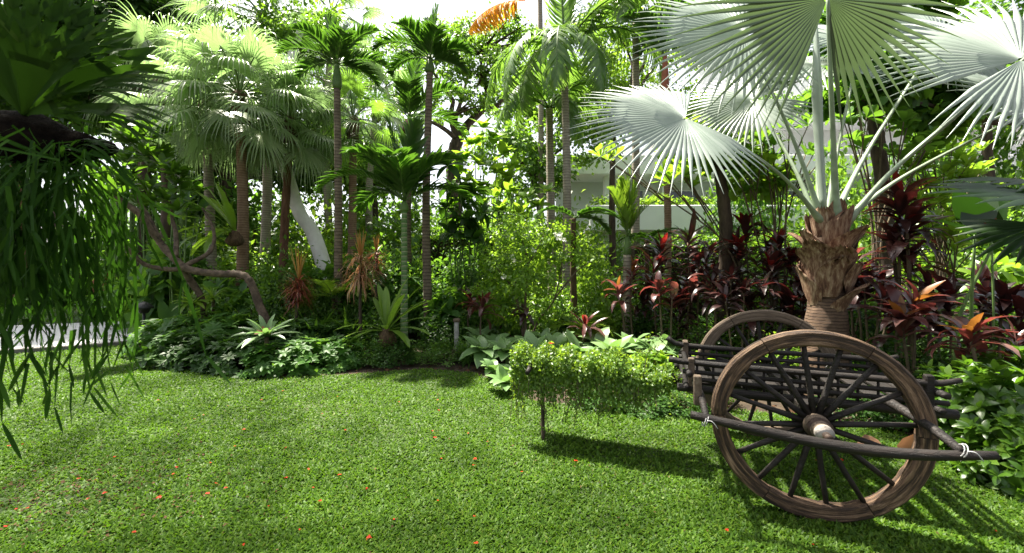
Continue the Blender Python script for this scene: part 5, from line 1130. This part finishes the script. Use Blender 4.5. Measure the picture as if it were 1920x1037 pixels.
# bird nest ferns
def nest_fern(label, c, specs, L, Wd, root=None):
    t = thing('bird_nest_fern', label, 'fern', c)
    mb = MB()
    for dx, dy, dz, lf, b in specs:
        d = nrm(A(dx, dy, dz)); U = nrm(A(-dx * dz, -dy * dz, dx * dx + dy * dy) + A(0, 0, .05)); leafs(mb, c[None], d, U, L * lf, Wd * rng.uniform(.85, 1.1), b, template([0, .15, .35, .6, .8, .93, 1], [.16, .45, .85, 1, .9, .5, .03], 5), .22, wave=.07)
    mb.build('frond', 'nest', t)
    mb = MB(); tube(mb, spline([c - A(0, 0, .28), c - A(0, 0, .14), c + A(0, 0, .05)], 8), np.array([.06, .12, .15, .16, .15, .13, .1, .05]), 12, .12); mb.build('root_ball', 'fibre', t)
nest_fern('bird nest fern perched on the fan palm trunk', W(440, 437, 8.55), [(-1, -.2, .55, 1.0, 1.1), (-.9, -.4, .8, 1, .9), (-.7, .3, 1.2, 1, .5), (-.4, -.3, 1.6, .95, .4), (-.1, -.5, 1.8, .9, .3), (-1, .1, .2, 1, 1.3), (-.6, -.8, .3, .9, 1.3), (-.2, -1, .2, .75, 1.6), (.2, -.6, 1.2, .7, .6), (-.95, .5, .5, .9, 1), (-.8, -.5, 0, .8, 1.2), (-.3, -.7, 1.3, .9, .5), (-.7, -.5, 1.1, 1.0, .6)], 1.2, .085)
nest_fern('large bird nest fern with wavy upright fronds on the ground by the tall dark trunk', W(725, 622, 6.9), [(-.55, -.2, 1.7, .8, -.3), (.05, -.1, 2, .85, -.3), (.3, .2, 1.8, 1.1, .4), (.65, .1, 1.5, 1.15, .5), (.9, -.1, 1.1, 1.1, .6), (.95, -.3, .5, .95, 1.0), (.7, -.6, .35, .8, 1.3), (1, .3, .8, 1.0, .9), (-.9, -.3, .6, .95, 1.0), (-1, -.2, .3, .95, 1.0), (-.8, -.6, .4, .8, 1.3), (-.5, .6, 1.2, .9, .5), (.1, .8, 1.4, .9, .4), (.15, -.8, .8, .6, 1.0), (.45, -.4, 1.3, .95, .5), (-.3, .3, 1.9, .95, .3), (.8, .5, 1.2, 1.0, .6)], .92, .062)

# bromeliad on the dark mounds and striped plant
def rosette(label, c, n, L, Wd, mat, name='bromeliad', tilt=1.1, bend=.7, heart=None):
    g = A(c[0], c[1], 0); t = thing(name, label, 'plant', g); mb = MB(); whorl(mb, c, A(0, -.25, 1), n, L, Wd, tilt, bend, T_STRAP, fold=.3); mb.build('foliage', mat, t)
    mb = MB(); tube(mb, np.array([g, (g + c) / 2, c]), [.03, .03, .03], 7); mb.build('stem', 'stem', t)
    if heart: mb = MB(); whorl(mb, c - A(0, .02, -.02), A(0, -.4, 1), 7, L * .4, Wd * .8, .6, .4, T_STRAP); mb.build('heart', heart, t)
rosette('greyish bromeliad with brown heart set among the dark mounds', W(500, 632, 6.25), 22, .46, .045, 'pale', heart='dryleaf')
rosette('yellow striped leafy plant under the frangipani fork', W(362, 570, 7.6), 26, .42, .035, 'areca', 'striped_plant', 1.0, 1.0)
rosette('long leaved green plant behind the striped one', W(400, 560, 7.9), 22, .5, .03, 'light', 'leafy_plant', 1.0, 1.1)

# ------------------------------------------------------------------ hanging staghorn fern and straps, and the unseen tree added to hold and shade them
def unseen_shade_tree():
    base = A(-5.2, 1.9, 0); t = thing('unseen_shade_tree', 'unseen shade tree added to hold the staghorn fern and shade the lawn', 'tree', base)
    mb = MB()
    tube(mb, spline([base, A(-5.1, 1.85, 1.5), A(-4.9, 1.8, 3.0), A(-4.8, 2.0, 4.4)], 30), np.linspace(.24, .15, 30), 14, .03)
    for P, r in (([A(-4.8, 2.0, 4.3), A(-5.6, 3.4, 6.6), A(-5.4, 4.6, 8.0), A(-4.6, 5.1, 8.5), A(-2.6, 5.2, 8.6), A(-1.3, 5.5, 8.4)], .07), ([A(-5.5, 4.2, 7.6), A(-6.3, 5.6, 8.1), A(-7.2, 7.4, 8.0)], .07), ([A(-3.4, 1.7, 3.05), A(-2.9, 1.8, 3.5), A(-2.3, 1.95, 3.75)], .05), ([A(-4.9, 1.8, 2.7), A(-3.4, 1.7, 3.05), A(-1.85, 1.62, 3.05), A(-1.4, 1.6, 3.15)], .08), ([A(-4.8, 2.0, 4.3), A(-5.6, 1.8, 5.0), A(-6.2, 1.6, 5.5)], .09), ([A(-4.8, 2.0, 4.3), A(-5.0, 1.0, 5.4)], .08), ([A(-4.9, 1.9, 3.6), A(-5.3, 1.1, 4.6), A(-5.5, .4, 5.1)], .08)):
        tube(mb, spline(P, 16), np.linspace(r, r * .5, 16), 9, .03)
    mb.build('trunk', 'bark', t)
    mb = MB()
    for c, r, n in (((-5.0, 1.0, 5.6), 1.2, 700), ((-6.2, 1.6, 5.8), 1.4, 800), ((-5.5, .4, 5.2), 1.2, 600), ((-2.25, 1.95, 3.75), .62, 420), ((-2.9, 1.9, 3.7), .6, 350)):  # the small low tufts are added to shade the staghorn fern
        clumps(mb, c, (r, r, r * .6), n, .17, .05, 16, .22, .6, .5, T_SMALL, -.8)
    for c in ((-6.3, 5.4, 8.3), (-5.0, 5.0, 8.6), (-3.8, 5.5, 8.4), (-2.6, 5.2, 8.7), (-1.4, 5.6, 8.4), (-.3, 5.3, 8.5), (-6.0, 6.6, 8.2), (-7.2, 7.4, 8.0)):  # high tufts added out of view to dapple the foreground lawn with shade
        clumps(mb, c, (1.15, 1.1, .6), 210, .17, .05, 22, .3, .8, .4, T_SMALL, -.8)
    mb.build('crown', 'dark', t)
unseen_shade_tree()

def staghorn():
    c = W(62, 235, 1.62)
    t = thing('staghorn_fern', 'big dark staghorn fern with broad forked fronds hanging from the shade tree', 'fern', c)
    mb = MB(); P = spline([c + A(-.12, .06, -.13), c + A(-.05, .04, -.03), c + A(-.02, .03, .06)], 10)
    tube(mb, P, np.array([.03, .10, .14, .165, .17, .165, .15, .12, .08, .02]), 16, .07); mb.build('root_ball', 'rootball', t)
    mb = MB(); tube(mb, spline([c + A(-.02, .03, .05), c + A(-.03, .03, .5), A(-1.85, 1.62, 3.05)], 10), .006, 6); mb.build('hanging_wire', 'iron', t)
    # fronds: wedge shaped blade that forks into fingers
    def fr(dx, dy, dz, L, w, b, k=5):
        mb = MB(); d = nrm(A(dx, dy, dz)); tocam = nrm(-c + A(0, 0, 1.6)); U = nrm(tocam * .8 + A(0, 0, .5) + rng.normal(0, .2, 3)); S = nrm(np.cross(d, U))
        leafs(mb, (c + A(0, -.03, .03))[None], d, U, L * .62, w, b * .5, template([0, .1, .3, .55, .8, 1], [.12, .16, .27, .48, .8, 1.0], 7), .12, wave=.04)
        nn = np.cross(S, d); bu = b * .5; e = c + A(0, -.03, .03) + (d * math.sin(bu) / bu - nn * (1 - math.cos(bu)) / bu) * L * .62 if abs(bu) > 1e-3 else c + d * L * .62
        d2 = nrm(d * math.cos(bu) - nn * math.sin(bu))
        for j in range(k):
            f = (j - (k - 1) / 2) / (k - 1) * 2
            p = e + S * f * w * .8 - d2 * .025
            dd = nrm(d2 + S * f * .42)
            leafs(mb, p[None], dd, U, L * rng.uniform(.36, .52), w / k * 1.25, b * .9, template([0, .3, .6, .85, 1], [1.0, .95, .75, .45, .05], 3), .12)
            for s in (-1, 1):
                leafs(mb, (p + dd * L * .16)[None], nrm(dd + S * s * .5), U, L * rng.uniform(.2, .3), w / k * .7, b, T_LANCE, .12)
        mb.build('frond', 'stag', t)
    for a in [(1.0, -.1, .58, .50, .085, .7), (.75, -.15, .85, .50, .08, .5), (.35, -.2, 1.1, .52, .075, .4), (.0, -.1, 1.1, .52, .07, .3), (-.3, -.15, 1.1, .5, .07, .3), (-.7, -.1, .95, .48, .07, .4), (.9, .15, 1.1, .55, .085, .6), (1.0, .1, .30, .48, .065, .8), (.6, -.4, .5, .40, .06, .8), (-.5, .2, 1.2, .55, .07, .3), (.8, -.25, .12, .24, .035, .9)]:
        fr(*a)
    # straps hanging below
    c2 = W(110, 290, 1.66)
    t2 = thing('hanging_strap_fern', 'curtain of narrow forked dark green straps trailing below the staghorn fern', 'fern', c2)
    mb = MB(); tube(mb, spline([c2 + A(-.25, .02, .06), c2 + A(0, .02, .05), c2 + A(.2, .03, .03)], 10), np.array([.03, .06, .07, .07, .06, .06, .05, .05, .04, .02]), 10, .1); mb.build('rhizome', 'rootball', t2)
    mb = MB()
    def strap(p, d, L, w, b, lev=0):
        leafs(mb, p[None], d, nrm(A(rng.normal(0, .6), -1, .3)), L, w, b, template([0, .25, .5, .75, 1], [.5, 1, .95, .8, .6 if lev < 2 else .05], 3), .1)
    n = 185
    for k in range(n):
        px = -14 + 172 * rng.beta(1.15, 1.2); p = W(px, rng.uniform(262, 335), 1.62 + rng.normal(0, .10))
        drop = np.interp(px, [0, 40, 75, 130, 165, 200, 235], [.50, .74, .90, .92, .82, .54, .32]) * (1 - .5 * rng.uniform() ** 1.7)
        d = nrm(A(rng.normal(0, .16), rng.normal(0, .3), rng.uniform(-.7, .2))); seg = 6; sl = (drop + .05) / seg
        for s in range(seg):
            w = .0056 * rng.uniform(.7, 1.4) * (1 if s else .7)
            q = p + d * sl; fc = nrm(A(rng.normal(0, .7), -1, .2))
            leafs(mb, p[None], d, fc, sl * 1.06, w, rng.uniform(-.1, .2), template([0, .5, 1], [.9, 1, .9] if s < seg - 1 else [.9, .8, .03], 3), .1)
            if s >= 1 and rng.uniform() < .75:
                dd = nrm(d + A(rng.choice([-1, 1]) * rng.uniform(.3, .6), 0, 0)); L2 = sl * rng.uniform(.5, 1.1)
                leafs(mb, q[None], dd, fc, L2, w, rng.uniform(-.3, .3), T_STRAP, .1)
            p = q; d = nrm(d * .5 + A(rng.normal(0, .24), rng.normal(0, .2), -1.0) * (.55 + .22 * s))
    for k in range(26):   # short arching straps near the top right, sunlit
        p = W(rng.uniform(100, 180), rng.uniform(265, 300), 1.62 + rng.normal(0, .05)); d = nrm(A(rng.uniform(.1, 1), rng.normal(0, .3), rng.uniform(.1, .8)))
        leafs(mb, p[None], d, A(0, -.5, 1), rng.uniform(.12, .24), .009, rng.uniform(1.0, 2.2), T_STRAP, .1)
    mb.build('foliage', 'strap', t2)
    mb = MB(); p = W(-2, 640, 1.9)
    t3 = thing('strap_fern', 'small strap fern leaf poking in at the picture edge low over the lawn', 'fern', W(-60, 500, 1.9))
    for k in range(7): leafs(mb, (W(-60 + k * 4, 500, 1.9))[None], nrm(A(.35 + rng.normal(0, .1), rng.normal(0, .1), -.6)), A(0, -1, .3), rng.uniform(.25, .36), .011, rng.uniform(.2, .7), T_STRAP)
    mb.build('foliage', 'strap', t3)
    mb = MB(); tube(mb, spline([W(-60, 500, 1.9), A(-3.6, 1.9, 2.3), A(-4.85, 1.8, 2.8)], 10), .008, 6); mb.build('stem', 'bark', t3)
staghorn()

# dark fan palm leaning in at the right edge
def edge_palm():
    base = A(3.55 + .9, 3.0, 0); t = thing('licuala_palm', 'shaded fan leaved palm poking dark pointed fingers in at the edge above the heliconia', 'palm', base)
    mb = MB(); top = A(4.4, 3.05, 1.75); tube(mb, trunk_path(base, top, .02, 14), np.linspace(.06, .05, 14), 10, .03); mb.build('trunk', 'bark', t)
    for h, f, nm_, R in ((W(1975, 372, 3.1), A(-1, -.05, .05), A(.1, -.45, .9), .75), (W(1985, 345, 3.4), A(-1, .1, .12), A(.05, -.3, .95), .72), (W(1960, 420, 3.3), A(-.8, -.2, -.5), A(-.4, -.5, .75), .6)):
        mb = MB(); fan(mb, h, f, nm_, R, math.radians(75), 14, .55, .05, .15, .4, .3, .05, wid=1.0); tube(mb, spline([top, (top + h) / 2 + A(0, 0, .08), h], 8), .012, 6, mi=1); mb.build('frond', ['deep', 'greenstem'], t)
edge_palm()
def red_flower():
    b = GP(1858, 4.5); t = thing('torch_flower', 'single red flower on a stalk in front of the heliconia leaf', 'flower', b)
    e = W(1858, 430, 4.5); mb = MB(); tube(mb, spline([b, (b + e) / 2 + A(.03, 0, 0), e], 8), .01, 6); mb.build('stem', 'greenstem', t)
    mb = MB(); whorl(mb, e, A(0, -.2, 1), 9, .13, .022, .7, .4, T_STRAP); mb.build('flower', 'tired', t)
red_flower()

# ------------------------------------------------------------------ path lamp, stone post, far pots and trunks
def path_lamp():
    p = GP(270, 8.3); t = thing('path_lamp', 'black mushroom topped path lamp on a thin post beside the white path', 'lamp', p)
    h = EYE - (578 - HY) * 8.3 / F
    mb = MB(); tube(mb, np.array([p, p + A(0, 0, h)]), .025, 10); mb.build('post', 'black', t)
    mb = MB(); z = np.array([-.10, -.09, -.02, .0, .03, .09, .14]); tube(mb, p + A(0, 0, 1) * (h + z)[:, None], [.05, .08, .10, .16, .15, .10, .01], 18); mb.build('lamp_head', 'black', t)
path_lamp()
def stone_post():
    p = GP(856, 7.0); t = thing('stone_post', 'short grey stone bollard light among the shrubs by the pink ti plant', 'bollard', p)
    h = EYE - (597 - HY) * 7.0 / F
    mb = MB(); tube(mb, p + A(0, 0, 1) * np.linspace(0, h - .06, 8)[:, None], .042, 12, .02); mb.build('post', 'stone', t)
    mb = MB(); tube(mb, p + A(0, 0, 1) * np.array([h - .06, h - .05, h - .01, h])[:, None], [.05, .062, .062, .04], 14); mb.build('cap', 'wood_pale', t)
stone_post()
def far_left():
    for px, Y, s, lab in ((205, 17.0, 1.35, 'tall terracotta urn on the far side of the path'), (125, 18.0, 1.1, 'smaller red urn further across the lawn')):
        p = GP(px, Y); t = thing('urn', lab, 'urn', p, 'urns across the path')
        mb = MB(); z = np.array([0, .05, .15, .45, .75, .9, 1.0, 1.02]) * s; r = np.array([.2, .22, .24, .36, .38, .28, .33, .28]) * s
        tube(mb, p + A(0, 0, 1) * z[:, None], r, 18); mb.build('body', 'terracotta', t)
        mb = MB()
        for k in range(6): whorl(mb, p + A(rng.normal(0, .12), rng.normal(0, .12), s * 1.1), A(rng.normal(0, .3), rng.normal(0, .3), 1), 9, .6, .06, 1.0, 1.0, T_STRAP)
        mb.build('planting', 'mid', t)
    for px, Y, r, lab, tp in ((28, 16.0, .3, 'stout brown tree trunk standing on the second lawn', 200), (105, 22, .28, 'tree trunk far behind the second lawn', 250)):
        gen_tree(lab, px, Y, tp, [(px - 40, tp - 60, 0, 2.2, 1600), (px + 60, tp - 40, 1, 2.0, 1500), (px, tp - 140, 0, 2.4, 1600), (px + 20, tp + 60, 1, 1.6, 900)], 'bark_red' if px == 28 else 'bark', 'dark', (.2, .07), r)
    # curtain of aerial roots
    t = thing('root_curtain', 'curtain of thin greenish hanging aerial roots beyond the frangipani limb', 'plant', GP(260, 13.0)); mb = MB()
    for k in range(60):
        x = rng.uniform(195, 335); a = W(x, 360 + rng.normal(0, 15), 13 + rng.normal(0, .4)); b = W(x + rng.normal(0, 4), rng.uniform(470, 525), 13 + rng.normal(0, .4)); tube(mb, spline([a, (a + b) / 2 + rng.normal(0, .05, 3), b], 6), .022, 5)
    tube(mb, spline([W(180, 362, 13), W(260, 350, 13), W(345, 358, 13)], 10), .09, 8, .05)
    tube(mb, spline([GP(345, 13), W(342, 430, 13), W(345, 358, 13)], 12), .11, 8, .05)
    mb.build('foliage', 'greenstem', t)
far_left()

# ------------------------------------------------------------------ white terrace building
def building():
    Y = 19.0; x0 = W(1098, 0, Y)[0]; x1 = 36.0
    t = thing('terrace_building', 'long white building with planted terraces behind the palms', 'building', A((x0 + x1) / 2, Y, 0))
    zf = lambda py, y=Y: EYE - (py - HY) * y / F
    def b(name, xa, xb, ya, yb, za, zb, mat):
        mb = MB(); box(mb, ((xa + xb) / 2, (ya + yb) / 2, (za + zb) / 2), (xb - xa, yb - ya, zb - za), bev=.02); return mb.build(name, mat, t, smooth=False)
    b('ground_wall', x0 + .5, x1, Y + 1.2, Y + 1.5, 0, zf(432), 'wall_grey')
    b('terrace_parapet', x0 + .2, x1, Y - .1, Y + .15, zf(432), zf(385), 'render')
    b('terrace_slab', x0 + .2, x1, Y + .16, Y + 5, zf(432), zf(420), 'render')
    y2 = Y + 3.5
    b('upper_wall', x0 - 1, x1, y2, y2 + .3, zf(420), zf(300, y2), 'wall_grey')
    b('upper_parapet', x0 - 1.2, x1, Y + 1.4, Y + 1.65, zf(326, Y + 1.4), zf(290, Y + 1.4), 'render')
    b('upper_slab', x0 - 1.2, x1, Y + 1.66, y2 + 4, zf(326, Y + 1.4) + .02, zf(318, Y + 1.4), 'render')
    y3 = Y + 5
    b('third_wall', 9.5, x1, y3, y3 + .3, zf(318, Y + 1.4), 10.5, 'wall_grey')
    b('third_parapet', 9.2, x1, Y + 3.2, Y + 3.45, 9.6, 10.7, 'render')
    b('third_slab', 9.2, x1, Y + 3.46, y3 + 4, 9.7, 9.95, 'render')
    b('roof_wall', 12, x1, y3 + 2, y3 + 2.3, 9.95, 15, 'wall_grey')
    for k in range(9):
        x = W(1142, 0, Y + 1.6)[0] + k * 3.0
        b('column', x - .16, x + .16, Y + 2.0, Y + 2.3, zf(420), zf(326, Y + 1.4) + .02, 'render')
        if k < 8:
            o = b('window', x + .7, x + 2.3, y2 - .06, y2 + .05, zf(420) + .9, zf(318, Y + 1.4) - .7, 'glass'); 
            mb = MB(); zc0, zc1 = zf(420) + .85, zf(318, Y + 1.4) - .65
            for xa, xb, za, zb in ((x + .62, x + .7, zc0, zc1), (x + 2.3, x + 2.38, zc0, zc1), (x + .7, x + 2.3, zc0, zc0 + .06), (x + .7, x + 2.3, zc1 - .06, zc1)):
                box(mb, ((xa + xb) / 2, y2 - .05, (za + zb) / 2), (xb - xa, .14, zb - za))
            f = mb.build('window_frame', 'render', o, smooth=False)
    mb = MB()
    n = 5000; P = np.stack([rng.uniform(x0 + .3, x1 - 8, n), rng.uniform(Y + .2, Y + 1.0, n), zf(388) + rng.uniform(-.1, .45, n) + .12 * np.sin(rng.uniform(0, 60, n))], -1)
    leafs(mb, P, rdir(n) + A(0, -.3, .2), A(0, -.2, 1) + rng.normal(0, .4, (n, 3)), .22, .07, .5); mb.build('planting', 'light', t)
    mb = MB(); n = 4000; P = np.stack([rng.uniform(9.3, x1 - 8, n), rng.uniform(Y + 3.0, Y + 3.6, n), 10.7 + rng.uniform(-.8, .35, n)], -1)
    leafs(mb, P, rdir(n) + A(0, -.3, -.2), A(0, -.2, 1) + rng.normal(0, .4, (n, 3)), .25, .08, .5); mb.build('planting', 'fine', t)
building()

# ------------------------------------------------------------------ sun, sky, camera
SUN_EL, SUN_AZ = math.radians(65), math.radians(-46)      # azimuth from +Y towards +X
sd = Vector((math.sin(SUN_AZ) * math.cos(SUN_EL), math.cos(SUN_AZ) * math.cos(SUN_EL), math.sin(SUN_EL)))
ld = bpy.data.lights.new('sun', 'SUN'); ld.energy = 5.0; ld.angle = math.radians(1.8); ld.color = (1.0, 0.93, 0.80)
lo = bpy.data.objects.new('sun', ld); COL.objects.link(lo); lo.rotation_euler = (-sd).to_track_quat('-Z', 'Y').to_euler()
w = bpy.data.worlds.new('World'); scene.world = w; w.use_nodes = True
nt = w.node_tree; bg = nt.nodes['Background']
sky = nt.nodes.new('ShaderNodeTexSky'); sky.sky_type = 'NISHITA'; sky.sun_disc = False
sky.sun_elevation = SUN_EL; sky.sun_rotation = SUN_AZ; sky.dust_density = 4.0; sky.air_density = 1.0; sky.ozone_density = 1.0
hs = nt.nodes.new('ShaderNodeHueSaturation'); hs.inputs['Saturation'].default_value = 0.35
nt.links.new(sky.outputs[0], hs.inputs['Color']); nt.links.new(hs.outputs[0], bg.inputs['Color']); bg.inputs['Strength'].default_value = 0.07

cd = bpy.data.cameras.new('camera'); cam = bpy.data.objects.new('camera', cd); COL.objects.link(cam)
cam.location = (0, 0, EYE); cam.rotation_euler = (pi / 2, 0, 0)
cd.sensor_fit = 'HORIZONTAL'; cd.sensor_width = 36.0; cd.lens = 36.0 * F / 1920.0
cd.shift_y = -(518.5 - HY) / 1920.0
cd.clip_start = 0.05; cd.clip_end = 1000
cd.dof.use_dof = True; cd.dof.focus_distance = 4.6; cd.dof.aperture_fstop = 3.2
scene.camera = cam
scene.view_settings.view_transform = 'Standard'; scene.view_settings.look = 'None'; scene.view_settings.gamma = 1.0
scene.view_settings.exposure = 2.3
try: scene.view_settings.use_curve_mapping = False
except Exception: pass
c = scene.cycles
c.max_bounces = 7; c.diffuse_bounces = 4; c.glossy_bounces = 3; c.transmission_bounces = 4; c.transparent_max_bounces = 4
c.use_denoising = True
try: c.denoiser = 'OPENIMAGEDENOISE'; c.denoising_input_passes = 'RGB_ALBEDO_NORMAL'; c.denoising_prefilter = 'NONE'
except Exception: pass
c.sample_clamp_indirect = 6.0; c.use_adaptive_sampling = False
for o in list(bpy.data.objects):
    for k in ('_loc', '_local'):
        if k in o: del o[k]
